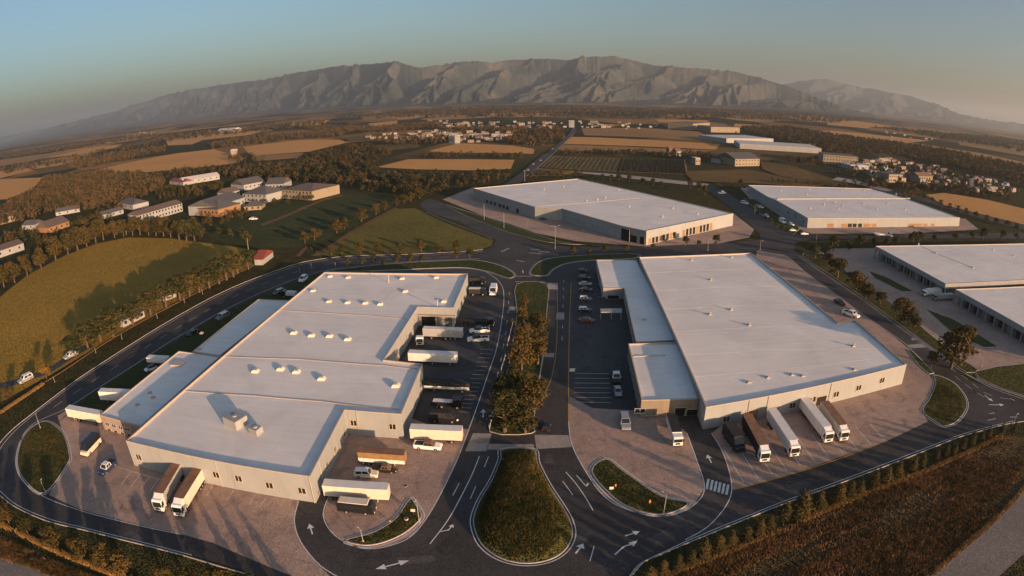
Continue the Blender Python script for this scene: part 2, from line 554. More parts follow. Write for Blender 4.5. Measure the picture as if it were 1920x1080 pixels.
def smooth(pts, closed=False, step=6):               # Catmull-Rom in world space
    P = [Vector(p) for p in pts]; n = len(P); out = []
    rngs = range(n) if closed else range(n - 1)
    for i in rngs:
        p0 = P[(i - 1) % n] if closed or i > 0 else P[0]
        p1 = P[i]; p2 = P[(i + 1) % n]
        p3 = P[(i + 2) % n] if closed or i + 2 < n else P[-1]
        for k in range(step):
            t = k / step
            out.append(tuple(0.5 * ((2 * p1) + (-p0 + p2) * t + (2 * p0 - 5 * p1 + 4 * p2 - p3) * t * t + (-p0 + 3 * p1 - 3 * p2 + p3) * t ** 3)))
    if not closed:
        out.append(tuple(P[-1]))
    return out

def ribbon(line, w, closed=False, off=0.0):          # strip along a polyline -> left, right points
    n = len(line); L = []; R = []
    for i in range(n):
        a = Vector(line[i - 1] if (closed or i > 0) else line[0]); b = Vector(line[(i + 1) % n] if (closed or i < n - 1) else line[-1])
        t = (b - a)
        if t.length < 1e-6:
            t = Vector((1, 0))
        t.normalize(); nn = Vector((-t.y, t.x)); c = Vector(line[i]) + nn * off
        L.append(tuple(c + nn * w / 2)); R.append(tuple(c - nn * w / 2))
    return L, R

def strip_mesh(mb, line, w, z, m, closed=False, off=0.0, h=0.0):
    L, R = ribbon(line, w, closed, off)
    n = len(line)
    vs = [(*p, z + h) for p in L] + [(*p, z + h) for p in R]
    seg = range(n) if closed else range(n - 1)
    mb.add(vs, [(i, n + i, n + (i + 1) % n, (i + 1) % n) for i in seg], m)
    if h:
        for S, sg in ((L, 1), (R, -1)):
            vs = [(*p, z) for p in S] + [(*p, z + h) for p in S]
            mb.add(vs, [(i, (i + 1) % n, n + (i + 1) % n, n + i) if sg < 0 else ((i + 1) % n, i, n + i, n + (i + 1) % n) for i in seg], m)
    return mb

def sheet(name, poly, z, m, label=None, kind='structure', parent=None, sm=0, closed_smooth=True):
    if sm:
        poly = smooth(poly, True, sm)
    mb = MB(); mb.sheet(ccw(poly), z, m)
    o = mb.build(name, parent)
    if parent is None:
        o['kind'] = kind
        if label:
            o['label'] = label
    return o

# ------------------------------------------------------------------ ground and the far plain
mb = MB()
xs = [-26000, -14000, -8000, -5000, -3000, -1500, 0, 1500, 3000, 5000, 8000, 14000, 26000]
ys = [-900, 0, 1500, 3000, 5000, 8000, 14000, 26000]
vs = [(x, y, -0.06) for y in ys for x in xs]
nx = len(xs)
mb.add(vs, [(j * nx + i, j * nx + i + 1, (j + 1) * nx + i + 1, (j + 1) * nx + i) for j in range(len(ys) - 1) for i in range(nx - 1)], 'plain')
ground = structure(mb.build('ground'), 'wide dark plain of woods and fields reaching to the mountains')

FIELDS = [
    ('stubble', [(705, 314), (765, 299), (860, 299), (965, 300), (958, 317), (880, 320), (780, 318)]),
    ('stubble', [(800, 284), (860, 269), (960, 273), (1002, 280), (1000, 289), (940, 287), (850, 287)]),
    ('stubble_brown', [(1090, 241), (1200, 240), (1310, 247), (1345, 266), (1210, 258), (1095, 254)]),
    ('stubble', [(1072, 257), (1120, 258), (1350, 271), (1342, 281), (1200, 275), (1055, 270)]),
    ('stubble_brown', [(1053, 272), (1200, 277), (1340, 283), (1300, 288), (1180, 285), (1040, 284)]),
    ('vines', [(1010, 314), (1033, 293), (1165, 298), (1156, 323), (1085, 319)]),
    ('vines', [(1168, 298), (1285, 299), (1290, 328), (1159, 323)]),
    ('stubble_brown', [(986, 331), (1008, 316), (1084, 322), (1052, 331)]),
    ('olive_slope', [(1280, 322), (1400, 318), (1480, 335), (1560, 345), (1520, 352), (1420, 345), (1300, 341)]),
    ('olive_slope', [(1425, 303), (1480, 310), (1590, 345), (1560, 350), (1460, 330), (1430, 318)]),
    ('olive_slope', [(1285, 270), (1370, 275), (1480, 290), (1440, 302), (1350, 300), (1290, 290)]),
    ('stubble', [(1735, 366), (1770, 362), (1850, 375), (1920, 392), (1960, 405), (1960, 432), (1850, 405), (1770, 385)]),
    ('stubble', [(1515, 246), (1560, 245), (1660, 255), (1745, 264), (1700, 268), (1600, 259)]),
    ('stubble', [(1438, 215), (1530, 217), (1600, 226), (1680, 239), (1620, 238), (1500, 226)]),
    ('stubble_brown', [(1355, 216), (1420, 214), (1440, 221), (1380, 222)]),
    ('stubble_brown', [(1795, 263), (1890, 276), (1960, 292), (1960, 300), (1870, 284), (1800, 272)]),
    ('stubble', [(160, 325), (250, 303), (330, 288), (400, 280), (460, 297), (440, 307), (340, 318), (200, 330)]),
    ('stubble', [(310, 262), (400, 251), (500, 244), (470, 253), (380, 263), (360, 271), (315, 273)]),
    ('stubble', [(455, 276), (560, 263), (650, 262), (655, 267), (580, 285), (470, 292)]),
    ('stubble_brown', [(470, 292), (570, 287), (560, 297), (480, 303)]),
    ('stubble', [(-40, 338), (80, 333), (60, 357), (10, 374), (-40, 378)]),
    ('stubble', [(-40, 330), (60, 310), (150, 300), (120, 308), (40, 325), (-40, 345)]),
    ('stubble', [(100, 286), (230, 270), (215, 277), (150, 290), (70, 298)]),
    ('stubble_brown', [(0, 300), (70, 290), (160, 280), (60, 302), (0, 312)]),
    ('stubble', [(535, 231), (620, 225), (600, 235), (550, 237)]),
    ('stubble', [(690, 232), (745, 226), (745, 238), (700, 239)]),
    ('stubble', [(900, 213), (960, 211), (1060, 214), (1040, 219), (920, 220)]),
    ('stubble', [(1070, 199), (1120, 199), (1130, 202), (1090, 203)]),
    ('stubble_brown', [(610, 240), (690, 236), (700, 244), (640, 250)]),
    ('stubble', [(1228, 224), (1330, 226), (1320, 231), (1235, 229)]),
    ('olive_slope', [(700, 272), (780, 268), (790, 276), (720, 283)]),
    ('stubble', [(190, 268), (250, 257), (300, 252), (285, 259), (220, 268)]),
    ('stubble_brown', [(500, 253), (560, 248), (590, 250), (520, 257)]),
    ('olive_slope', [(625, 259), (690, 253), (705, 259), (650, 266)]),
    ('stubble', [(1250, 215), (1330, 214), (1342, 219), (1262, 220)]),
    ('stubble', [(1555, 229), (1640, 236), (1625, 241), (1550, 234)]),
    ('stubble_brown', [(1695, 237), (1790, 247), (1775, 251), (1690, 242)]),
    ('stubble', [(1378, 232), (1450, 236), (1442, 241), (1375, 238)]),
    ('stubble', [(1825, 300), (1920, 322), (1960, 334), (1900, 326), (1815, 306)]),
    ('olive_slope', [(60, 318), (150, 305), (165, 312), (80, 326)]),
    ('stubble', [(720, 220), (800, 214), (830, 217), (750, 224)]),
    ('stubble_brown', [(420, 240), (500, 234), (510, 238), (440, 245)]),
    ('olive_slope', [(1480, 270), (1560, 276), (1600, 286), (1500, 281)]),
]
for i, (m_, poly) in enumerate(FIELDS):
    sheet('field', ccw(GL(poly)), 0.35 + 0.05 * (i % 5), m_, 'pale stubble field far out on the plain')

def crop_rows(quad, n, w, h, m, label, seed):
    r = random.Random(seed); mb = MB()
    a, b, c, d = [Vector(p) for p in GL(quad)]            # far left, far right, near right, near left
    for k in range(n):
        t = (k + 0.5) / n
        p, q = a + (b - a) * t, d + (c - d) * t
        ln = []
        for j in range(9):
            u = j / 8
            ln.append(tuple(p + (q - p) * u + Vector((r.uniform(-.15, .15), 0))))
        L, R = ribbon(ln, w)
        hs = [h * r.uniform(.6, 1.15) for _ in ln]
        vs = [(*x, 0.3) for x in L] + [(x[0], x[1], 0.55 + z_) for x, z_ in zip(ln, hs)] + [(*x, 0.3) for x in R]
        nn = len(ln)
        mb.add(vs, [(i, i + 1, nn + i + 1, nn + i) for i in range(nn - 1)] + [(nn + i, nn + i + 1, 2 * nn + i + 1, 2 * nn + i) for i in range(nn - 1)], m)
    return tag(mb.build('vine_rows'), label, None, None, 'stuff')
crop_rows([(1170, 299), (1283, 300), (1288, 327), (1161, 322)], 34, 1.1, 1.3, 'leaf_conifer', 'close vine rows in the field right of the straight road', 1)
crop_rows([(1036, 294), (1163, 299), (1154, 322), (1012, 314)], 16, 1.0, 0.7, 'leaf_conifer', 'sparse crop rows beside the straight road', 2)
crop_rows([(1008, 317), (1082, 322), (1052, 330), (988, 330)], 14, 0.8, 0.6, 'leaf_conifer', 'crop rows in the small field behind the far centre warehouse', 3)
# near grassland
sheet('meadow', GL([(-120, 640), (0, 557), (50, 517), (120, 480), (180, 457), (240, 445), (320, 447), (420, 460), (482, 470), (476, 497), (400, 533), (300, 583), (200, 640), (100, 700), (0, 755), (-120, 820)]), 0.02, 'meadow', 'large mown meadow left of the ring road')
sheet('allotment', GL([(375, 435), (420, 415), (520, 385), (600, 362), (680, 365), (742, 372), (735, 388), (650, 432), (580, 463), (500, 466), (420, 455)]), 0.02, 'allotment', 'patchy vegetable plots beside the housing compound')
sheet('meadow', GL([(583, 480), (600, 470), (660, 435), (740, 392), (776, 390), (850, 420), (925, 450), (922, 460), (905, 467), (830, 472), (740, 476), (640, 480)]), 0.02, 'pasture', 'triangular meadow between footpath and roundabout road')
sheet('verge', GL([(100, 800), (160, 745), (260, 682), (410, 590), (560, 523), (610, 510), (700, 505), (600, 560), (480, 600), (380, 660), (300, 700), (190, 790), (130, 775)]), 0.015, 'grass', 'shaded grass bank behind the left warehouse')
sheet('rough_field', GL([(1180, 1120), (1280, 1062), (1400, 1015), (1560, 950), (1700, 893), (1800, 848), (1870, 815), (1960, 825), (2050, 870), (1850, 1010), (1740, 1080), (1660, 1180), (1200, 1250)]), 0.01, 'rough_grass', 'rough brown grass field beyond the front tree row')
sheet('rough_field', GL([(-150, 960), (0, 1000), (120, 1055), (300, 1120), (350, 1180), (100, 1180), (-50, 1080), (-150, 1040)]), 0.01, 'rough_grass', 'rough grass strip at the lower left corner')
sheet('dirt_track', GL([(1640, 1180), (1745, 1080), (1860, 985), (1920, 920), (2000, 850), (2080, 900), (1960, 1000), (1850, 1100), (1790, 1180)]), 0.03, 'dirt_track', 'grey dirt track at the lower right corner')
sheet('dirt_track', GL([(-120, 1010), (0, 1040), (60, 1065), (160, 1110), (100, 1160), (-120, 1120)]), 0.03, 'dirt_track', 'grey dirt track at the lower left corner')

# ------------------------------------------------------------------ roads of the estate
ring_out = [(930, 450), (922, 462), (905, 469), (860, 473), (760, 478), (660, 481), (600, 487), (555, 496), (500, 515), (450, 534), (400, 557), (350, 584), (300, 613), (250, 644), (200, 676), (150, 709), (100, 746), (60, 777), (25, 805), (0, 833), (-22, 870), (-15, 908), (0, 926), (30, 949), (90, 975), (160, 992), (240, 1013), (300, 1028), (360, 1044), (460, 1072), (560, 1110), (700, 1160), (900, 1180), (1080, 1170), (1150, 1130), (1182, 1080), (1205, 1055), (1250, 1033), (1300, 1012), (1380, 979), (1480, 939), (1600, 895), (1700, 857), (1790, 821), (1840, 806), (1900, 791), (1990, 780)]
right_up = [(1990, 772), (1920, 748), (1860, 727), (1800, 706), (1740, 674), (1680, 624), (1590, 559), (1500, 482), (1490, 462), (1510, 450), (1600, 447), (1750, 446), (1990, 447), (1990, 436), (1850, 437), (1700, 439), (1510, 441), (1440, 410), (1380, 372), (1345, 350), (1322, 352), (1370, 390), (1425, 440), (1400, 452), (1300, 457), (1200, 462), (1060, 462), (1010, 456), (980, 445), (920, 420), (850, 390), (815, 374), (800, 374), (788, 384), (800, 396), (860, 416)]
site_poly = smooth(GL(ring_out), False, 4) + smooth(GL(right_up), False, 3)
road = structure(MB().sheet(ccw(site_poly), 0.0, 'asphalt').build('road'), 'asphalt road and forecourt of the industrial estate')

def paint(pts, w=0.16, m='paint_white', name='lane_line', z=0.012, sm=5):
    ln = smooth(GL(pts), False, sm) if sm else GL(pts)
    return strip_mesh(MB(), ln, w, z, m).build(name, road)

def dashes(pts, dash=4.0, gap=6.0, w=0.15, z=0.012):
    ln = [Vector(p) for p in smooth(GL(pts), False, 10)]
    acc = 0.0; cur = []; on = True
    for a, b in zip(ln[:-1], ln[1:]):
        L = (b - a).length; t = 0.0
        while t < L:
            lim = dash if on else gap
            stp = min(L - t, lim - acc)
            if on:
                if not cur:
                    cur.append(tuple(a + (b - a) * (t / L)))
                cur.append(tuple(a + (b - a) * ((t + stp) / L)))
            t += stp; acc += stp
            if acc >= lim - 1e-6:
                if on and len(cur) > 1:
                    strip_mesh(MB(), cur, w, z, 'paint_white').build('lane_dash', road)
                cur = []; on = not on; acc = 0.0

def arrow(tail, head, w=0.35, bend=None, z=0.014, both=False):
    a, b = Vector(G(*tail)), Vector(G(*head))
    d = (b - a).normalized(); n = Vector((-d.y, d.x)); L = (b - a).length; hl = min(1.9, L * 0.42)
    s = b - d * hl
    mb = MB()
    st = a + d * hl if both else a
    line = [tuple(st), tuple(s)] if not bend else smooth([tuple(st), G(*bend), tuple(s)], False, 5)
    strip_mesh(mb, line, w * 0.6, z, 'paint_white')
    mb.add([(*(s + n * w * 1.5), z), (*(s - n * w * 1.5), z), (*b, z)], [(0, 1, 2)], 'paint_white')
    if both:
        mb.add([(*(st - n * w * 1.5), z), (*(st + n * w * 1.5), z), (*a, z)], [(0, 1, 2)], 'paint_white')
    mb.build('arrow_marking', road)

def island(pts, name='grass_island', label=None, m='island_grass', sm=5, line=True, kerb_parts=None, hump=0.0, h=0.13):
    poly = ccw(smooth(GL(pts), True, sm) if sm else GL(pts))
    inner = inset(poly, 0.22)
    mb = MB()
    if hump:
        c = np.mean(np.array(inner), axis=0); rings = [inner]
        for k in (0.85, 0.62, 0.35):
            rings.append([(c[0] + (p[0] - c[0]) * k, c[1] + (p[1] - c[1]) * k) for p in inner])
        hs = [h, h + hump * 0.5, h + hump * 0.85, h + hump]
        n = len(inner)
        for r in range(3):
            mb.add([(*p, hs[r]) for p in rings[r]] + [(*p, hs[r + 1]) for p in rings[r + 1]], [(i, (i + 1) % n, n + (i + 1) % n, n + i) for i in range(n)], m)
        mb.sheet(rings[3], hs[3], m)
    else:
        mb.sheet(inner, h, m)
    o = structure(mb.build(name), label)
    kb = MB()
    n = len(poly)
    for A_, B_, za, zb in ((poly, poly, 0.0, h + 0.03), (poly, inner, h + 0.03, h + 0.03), (inner, inner, h + 0.03, h - 0.05)):
        kb.add([(*p, za) for p in A_] + [(*p, zb) for p in B_], [(i, (i + 1) % n, n + (i + 1) % n, n + i) for i in range(n)], 'kerb')
    kb.build('kerb', o)
    if line:
        strip_mesh(MB(), inset(poly, -0.55), 0.2, 0.012, 'paint_white', True).build('edge_line', o)
    return o

# concrete yards
yards = [
    ('concrete', [(108, 780), (128, 840), (126, 872), (92, 928), (150, 955), (250, 981), (340, 1001), (400, 1018), (470, 1048), (560, 1085), (640, 1100), (600, 1062), (563, 1015), (551, 975), (560, 938), (590, 930), (470, 850), (300, 790), (200, 760), (130, 765)], 'pink grey concrete yard in front of the left warehouse'),
    ('concrete', [(640, 700), (800, 560), (880, 500), (905, 505), (938, 528), (946, 560), (934, 640), (914, 705), (890, 775), (868, 835), (848, 882), (812, 952), (775, 1002), (735, 1022), (690, 1029), (655, 1020), (622, 998), (606, 965), (617, 928), (600, 900)], 'concrete loading yard on the east side of the left warehouse'),
    ('concrete', [(1130, 500), (1085, 510), (1071, 530), (1068, 600), (1066, 700), (1066, 790), (1072, 832), (1097, 882), (1132, 930), (1175, 955), (1225, 967), (1260, 966), (1300, 948), (1321, 915), (1306, 862), (1288, 812), (1250, 780), (1200, 640)], 'concrete yard on the west side of the right warehouse'),
    ('concrete', [(1335, 812), (1356, 850), (1371, 918), (1480, 889), (1580, 855), (1668, 824), (1740, 790), (1728, 772), (1752, 716), (1705, 655), (1600, 570), (1500, 490), (1470, 478), (1420, 470), (1380, 600), (1400, 760)], 'concrete lorry park in front of the right warehouse'),
    ('concrete', [(1530, 488), (1560, 466), (1650, 465), (1990, 470), (1990, 690), (1920, 680), (1840, 694), (1800, 690), (1745, 655), (1680, 604), (1600, 545)], 'concrete yard of the warehouse at the right edge'),
    ('concrete', [(830, 374), (890, 350), (1100, 380), (1375, 400), (1414, 430), (1405, 445), (1350, 456), (1210, 462), (1080, 452), (1000, 436), (900, 402)], 'concrete apron around the far centre warehouse'),
    ('concrete', [(1388, 352), (1420, 350), (1560, 400), (1810, 410), (1835, 430), (1700, 438), (1520, 438), (1465, 415), (1410, 378)], 'concrete apron around the far right warehouse'),
]
for m_, poly, lab in yards:
    sheet('concrete_yard', GL(poly), 0.004, m_, lab)
sheet('lorry_yard_shade', GL([(640, 700), (800, 560), (880, 500), (905, 505), (938, 528), (946, 560), (934, 640), (914, 705), (890, 775), (878, 805), (800, 795), (760, 780)]), 0.007, 'asphalt_worn_shade', 'lorry yard beside the left warehouse, its shade painted as darker asphalt')  # dark sheet over the concrete, cut along the shadow edge to paint its shade
sheet('car_park_shade', GL([(1130, 500), (1085, 510), (1071, 530), (1068, 600), (1066, 700), (1066, 742), (1110, 765), (1200, 770), (1220, 640)]), 0.007, 'asphalt_worn_shade', 'car park beside the right warehouse, its shade painted as darker asphalt')  # shaded end of the concrete yard, painted as a darker sheet
sheet('lane', smooth(GL([(560, 938), (551, 975), (563, 1015), (600, 1062), (660, 1100)]), False, 6) + smooth(GL([(760, 1080), (690, 1034), (652, 1024), (618, 1000), (603, 966), (617, 926)]), False, 6), 0.008, 'asphalt', 'curved asphalt lane at the corner of the left warehouse')
sheet('lane', smooth(GL([(1288, 810), (1306, 862), (1321, 915), (1300, 948), (1255, 970)]), False, 6) + smooth(GL([(1275, 1015), (1330, 985), (1366, 940), (1371, 902), (1356, 850), (1334, 810)]), False, 6), 0.008, 'asphalt', 'short asphalt lane with crossing beside the right warehouse')
sheet('lane', smooth(GL([(1477, 481), (1513, 513), (1567, 552), (1613, 587), (1690, 640), (1707, 655), (1740, 688), (1770, 712)]), False, 4) + smooth(GL([(1810, 704), (1780, 681), (1737, 651), (1680, 610), (1627, 570), (1593, 546), (1540, 510), (1497, 480)]), False, 4), 0.0075, 'asphalt', 'asphalt road running down the east side of the right warehouse')
# pale slabs across the central road
for q, lab in (([(887, 812), (922, 813), (912, 846), (872, 846)], 'pale'), ([(1002, 815), (1066, 816), (1072, 838), (1006, 842)], 'pale'), ([(915, 832), (1000, 833), (1003, 843), (912, 843)], 'pale'),
               ([(955, 575), (967, 575), (967, 582), (953, 582)], 's'), ([(1044, 586), (1058, 586), (1058, 599), (1042, 599)], 's'), ([(1027, 530), (1046, 531), (1046, 543), (1027, 542)], 's'), ([(1018, 662), (1040, 662), (1038, 670), (1016, 669)], 's'),
               ([(1708, 634), (1722, 633), (1725, 636), (1710, 638)], 's'), ([(1702, 647), (1736, 643), (1742, 651), (1708, 653)], 's')):
    MB().sheet(ccw(GL(q)), 0.009, 'concrete_pale').build('concrete_slab', road)
sheet('brick_apron', GL([(948, 815), (996, 815), (998, 832), (946, 831)]), 0.009, 'asphalt', 'dark paved strip below the planted median')

# ring road lines and kerbs
paint([(905, 471), (860, 475), (760, 480), (660, 483), (600, 489), (555, 499), (500, 518), (450, 537), (400, 560), (350, 587), (300, 616), (250, 647), (200, 679), (150, 712), (100, 749), (60, 780), (28, 808), (4, 836), (-16, 872), (-10, 906), (6, 926), (34, 948), (92, 973), (160, 990), (240, 1010), (300, 1025), (360, 1041)], 0.2)
paint([(900, 485), (860, 486), (760, 491), (660, 500), (610, 507), (560, 521), (510, 540), (460, 562), (410, 587), (360, 616), (310, 646), (260, 679), (210, 711), (160, 743), (120, 768), (88, 782), (62, 795), (42, 818), (33, 850), (32, 875), (44, 902), (80, 930), (150, 957), (250, 983), (340, 1002)], 0.2)
dashes([(880, 480), (760, 485), (650, 491), (590, 500), (540, 515), (480, 538), (430, 560), (380, 587), (320, 622), (260, 660), (200, 698), (150, 730), (110, 757), (70, 785)], 4.5, 5.5)
strip_mesh(MB(), smooth(GL([(905, 468), (860, 472), (760, 477), (660, 480), (600, 486), (555, 495), (500, 514), (450, 533), (400, 556), (350, 583), (300, 612), (250, 643), (200, 675), (150, 708), (100, 745), (60, 776), (25, 804), (-1, 832), (-24, 870), (-18, 908), (-3, 926), (28, 950), (88, 977), (158, 994), (240, 1015), (300, 1030), (362, 1047), (460, 1076)]), False, 5), 0.25, 0.0, 'kerb', h=0.14).build('kerb', road)
strip_mesh(MB(), smooth(GL([(1150, 1132), (1180, 1082), (1203, 1056), (1250, 1035), (1300, 1014), (1380, 981), (1480, 941), (1600, 897), (1700, 859), (1790, 823), (1840, 808), (1900, 793), (1990, 782)]), False, 5), 0.25, 0.0, 'kerb', h=0.14).build('kerb', road)
paint([(1186, 1078), (1210, 1052), (1255, 1030), (1300, 1009), (1380, 976), (1480, 936), (1600, 892), (1700, 854), (1790, 819), (1840, 804), (1900, 789)], 0.2)
# right road
paint([(1960, 758), (1920, 745), (1860, 724), (1806, 698), (1778, 680), (1735, 650), (1678, 609), (1625, 569), (1591, 545), (1538, 509), (1497, 480)], 0.2)
strip_mesh(MB(), smooth(GL([(1960, 762), (1920, 749), (1860, 728), (1808, 700), (1781, 680), (1738, 650), (1681, 609), (1628, 569), (1594, 545), (1541, 509), (1499, 479)]), False, 5), 0.25, 0.0, 'kerb', h=0.14).build('kerb', road)
paint([(1479, 482), (1513, 512), (1567, 551), (1613, 586), (1690, 639), (1707, 654), (1730, 676)], 0.2)
dashes([(1780, 690), (1815, 712), (1850, 738), (1900, 750)], 3.5, 3.0)
dashes([(1790, 705), (1820, 728), (1850, 748)], 3.5, 3.0)
# central roads
paint([(905, 506), (935, 527), (945, 558), (934, 640), (914, 705), (890, 775), (868, 835), (848, 882), (812, 952), (775, 1002), (735, 1022), (690, 1029), (655, 1020), (622, 998), (606, 965), (617, 928)], 0.2)
dashes([(955, 548), (950, 610), (938, 680), (922, 745)], 3.5, 7.0)
dashes([(1057, 525), (1055, 600), (1053, 660)], 3.5, 7.0)
paint([(1071, 530), (1068, 600), (1066, 700), (1066, 790)], 0.22, 'paint_yellow')
paint([(1066, 790), (1072, 832), (1097, 882), (1132, 930), (1175, 955), (1225, 967), (1260, 966), (1300, 948), (1321, 915), (1306, 862), (1288, 812)], 0.2)
paint([(1334, 812), (1356, 850), (1371, 902), (1366, 940), (1330, 985), (1285, 1012)], 0.2)
paint([(560, 940), (552, 975), (563, 1014), (600, 1060), (650, 1090)], 0.2)
paint([(1045, 545), (1044, 640), (1036, 700), (1023, 735)], 0.2, 'paint_yellow')
paint([(1026, 545), (1022, 640), (1012, 710)], 0.2, 'kerb')
paint([(899, 855), (885, 890), (865, 930), (840, 975), (806, 1020)], 0.22)
for a, b in (((916, 856), (908, 876)), ((861, 906), (849, 929)), ((892, 912), (882, 935)), ((1055, 902), (1074, 928)), ((1081, 891), (1099, 912)), ((1114, 1024), (1106, 1052))):
    paint([a, b], 0.18, sm=0)
paint([(1061, 885), (1080, 907), (1098, 933), (1112, 957)], 0.2)
paint([(1099, 912), (1103, 906)], 0.4, sm=0)
paint([(826, 997), (842, 993)], 0.25, sm=0)
arrow((840, 995), (850, 983), 0.4)
arrow((906, 782), (906, 767), 0.5)
arrow((586, 1002), (580, 982), 0.5)
arrow((1334, 868), (1326, 852), 0.5)
arrow((704, 1067), (767, 1051), 0.5, both=True)
arrow((1079, 1038), (1094, 1019), 0.6)
arrow((1172, 1005), (1200, 996), 0.5)
arrow((1153, 1040), (1196, 1013), 0.5, bend=(1170, 1025))
arrow((1846, 741), (1862, 753), 0.6)
arrow((1854, 759), (1883, 759), 0.6)
for a, b in (((1855, 776), (1865, 774)), ((1852, 788), (1867, 785)), ((1894, 782), (1908, 782)), ((1893, 747), (1903, 751))):
    paint([a, b], 0.25, sm=0)
for i in range(6):                                               # zebra crossing
    x = 1328.5 + i * 7.4; y = 898 + i * 2.1
    paint([(x, y), (x - 3.5, y + 19)], 0.55, name='crossing_bar', sm=0)
# junction marks
for a, b in (((940, 472), (955, 465)), ((992, 474), (1015, 476)), ((1010, 472), (1030, 473)), ((995, 467), (1012, 469)), ((968, 488), (984, 491)), ((980, 507), (981, 512))):
    paint([a, b], 0.45, sm=0)
paint([(968, 518), (998, 518)], 0.9, 'concrete_pale', 'crossing_bar', sm=0)
paint([(966, 528), (1024, 529)], 0.9, 'concrete_pale', 'crossing_bar', sm=0)
# parking bays
for k in range(11):                                              # right front lorry park
    t = k / 10.0
    bx, by = 1395 + (1660 - 1395) * t, 905 + (826 - 905) * t
    L = [(bx, by), (bx - 38 + 10 * t, by - 62 + 32 * t)]
    paint(L, 0.15, name='bay_line', sm=0)
paint([(1372, 919), (1480, 890), (1580, 858), (1670, 823)], 0.3, 'paint_yellow', sm=3)
paint([(1372, 887), (1385, 913)], 0.2, 'paint_yellow', sm=0)
for k in range(7):
    y = 700 + k * 9.0
    paint([(1078 - k * 0.5, y), (1142 + k * 0.8, y + 0.5)], 0.14, name='bay_line', sm=0)
for k in range(16):
    y = 655 + k * 7.8
    xr = 926 - (y - 655) * 0.36
    paint([(xr - 24, y), (xr - 2, y + 1)], 0.12, name='bay_line', sm=0)
for k in range(4):
    x = 234 + k * 17.5; y = 886 + k * 4.5
    paint([(x + 12, y - 2), (x - 6, y + 22)], 0.14, name='bay_line', sm=0)
paint([(222, 876), (310, 902)], 0.14, name='bay_line', sm=0)
for x, y in ((398, 912), (437, 920), (478, 928), (498, 934)):
    paint([(x, y), (x - 11, y + 18)], 0.13, name='bay_line', sm=0)

# repair patches in the asphalt
prn = random.Random(12)
for (px_, py_, w_, l_, a_) in ((860, 905, 2.2, 5, .4), (1090, 1010, 2.5, 4, 1.2), (780, 1050, 2, 7, .2), (1240, 1010, 3, 5, .5), (150, 975, 2.2, 6, -.3), (60, 900, 2.4, 4, .9), (1030, 860, 1.8, 4, 1.5), (1500, 910, 2.6, 6, .35), (1330, 950, 2, 3.5, .6), (930, 470, 3, 8, .2), (1040, 700, 1.8, 6, 1.5), (905, 700, 1.6, 5, 1.3), (1880, 765, 2.4, 5, .1), (250, 1005, 2.2, 5, -.3), (1630, 592, 2, 6, -.7), (700, 1075, 2.4, 4, .1)):
    cx_, cy_ = G(px_, py_); c_, s_ = math.cos(a_), math.sin(a_)
    q_ = [(cx_ + x_ * c_ - y_ * s_, cy_ + x_ * s_ + y_ * c_) for x_, y_ in ((-l_ / 2, -w_ / 2), (l_ / 2, -w_ / 2 + prn.uniform(-.2, .2)), (l_ / 2 + prn.uniform(-.3, .3), w_ / 2), (-l_ / 2, w_ / 2 + prn.uniform(-.2, .2)))]
    MB().sheet(ccw(q_), 0.0065, prn.choice(('asphalt_worn_shade', 'patch', 'patch'))).build('repair_patch', road)
# islands
island([(943, 843), (1000, 843), (1008, 868), (1028, 908), (1052, 945), (1069, 975), (1074, 1005), (1058, 1034), (1025, 1052), (980, 1057), (935, 1046), (903, 1022), (889, 992), (888, 968), (901, 935), (922, 900), (938, 862)], 'grass_island', 'teardrop grass island in the middle of the front road', hump=2.0, sm=4)
island([(768, 936), (780, 947), (791, 967), (778, 985), (752, 1004), (715, 1019), (680, 1023), (648, 1013), (700, 998), (742, 972)], 'grass_island', 'small wedge of grass at the corner of the left yard', sm=4)
island([(1136, 861), (1170, 884), (1238, 930), (1290, 943), (1262, 961), (1225, 965), (1180, 952), (1146, 930), (1109, 884)], 'grass_island', 'dark grass wedge in front of the right warehouse', sm=4)
island([(1752, 704), (1785, 716), (1808, 742), (1812, 765), (1797, 788), (1778, 798), (1762, 796), (1730, 772), (1742, 748), (1754, 720)], 'grass_island', 'rounded grass corner at the right end of the lorry park', sm=4)
island([(62, 800), (88, 790), (118, 812), (130, 850), (126, 872), (84, 925), (50, 905), (34, 878), (34, 848), (44, 820)], 'grass_island', 'grass corner inside the ring road bend on the left', sm=4)
island([(968, 533), (1025, 533), (1026, 580), (1022, 640), (1011, 715), (1001, 790), (997, 813), (918, 810), (932, 765), (950, 700), (961, 640), (969, 585)], 'planted_median', 'dark planted median strip between the two warehouses', m='grass', sm=3, line=False)
island([(612, 509), (680, 500), (760, 493), (860, 488), (900, 489), (940, 499), (964, 514), (955, 522), (925, 512), (880, 503), (820, 503), (700, 508)], 'grass_island', 'grass strip behind the left warehouse beside the ring road', m='grass', sm=3)
island([(996, 515), (998, 503), (1012, 491), (1042, 483), (1112, 478), (1190, 476), (1190, 484), (1110, 488), (1062, 494), (1035, 506), (1024, 517)], 'grass_island', 'grass strip behind the right warehouse at the junction', m='grass', sm=3)
island([(836, 386), (880, 399), (960, 424), (1048, 453), (1100, 459), (1030, 455), (960, 438), (890, 412)], 'grass_verge', 'narrow grass verge beside the far approach road', m='grass', sm=2, line=False)
island([(1504, 479), (1520, 472), (1560, 492), (1640, 547), (1700, 590), (1745, 628), (1800, 672), (1834, 694), (1812, 699), (1785, 679), (1741, 648), (1684, 607), (1630, 567), (1597, 543), (1545, 508)], 'grass_verge', 'tree lined verge along the right road', m='island_grass', sm=2, line=False)
island([(1828, 697), (1920, 682), (1990, 690), (1990, 760), (1920, 742), (1862, 722)], 'grass_island', 'dark grass wedge at the right edge below the yard', sm=2)
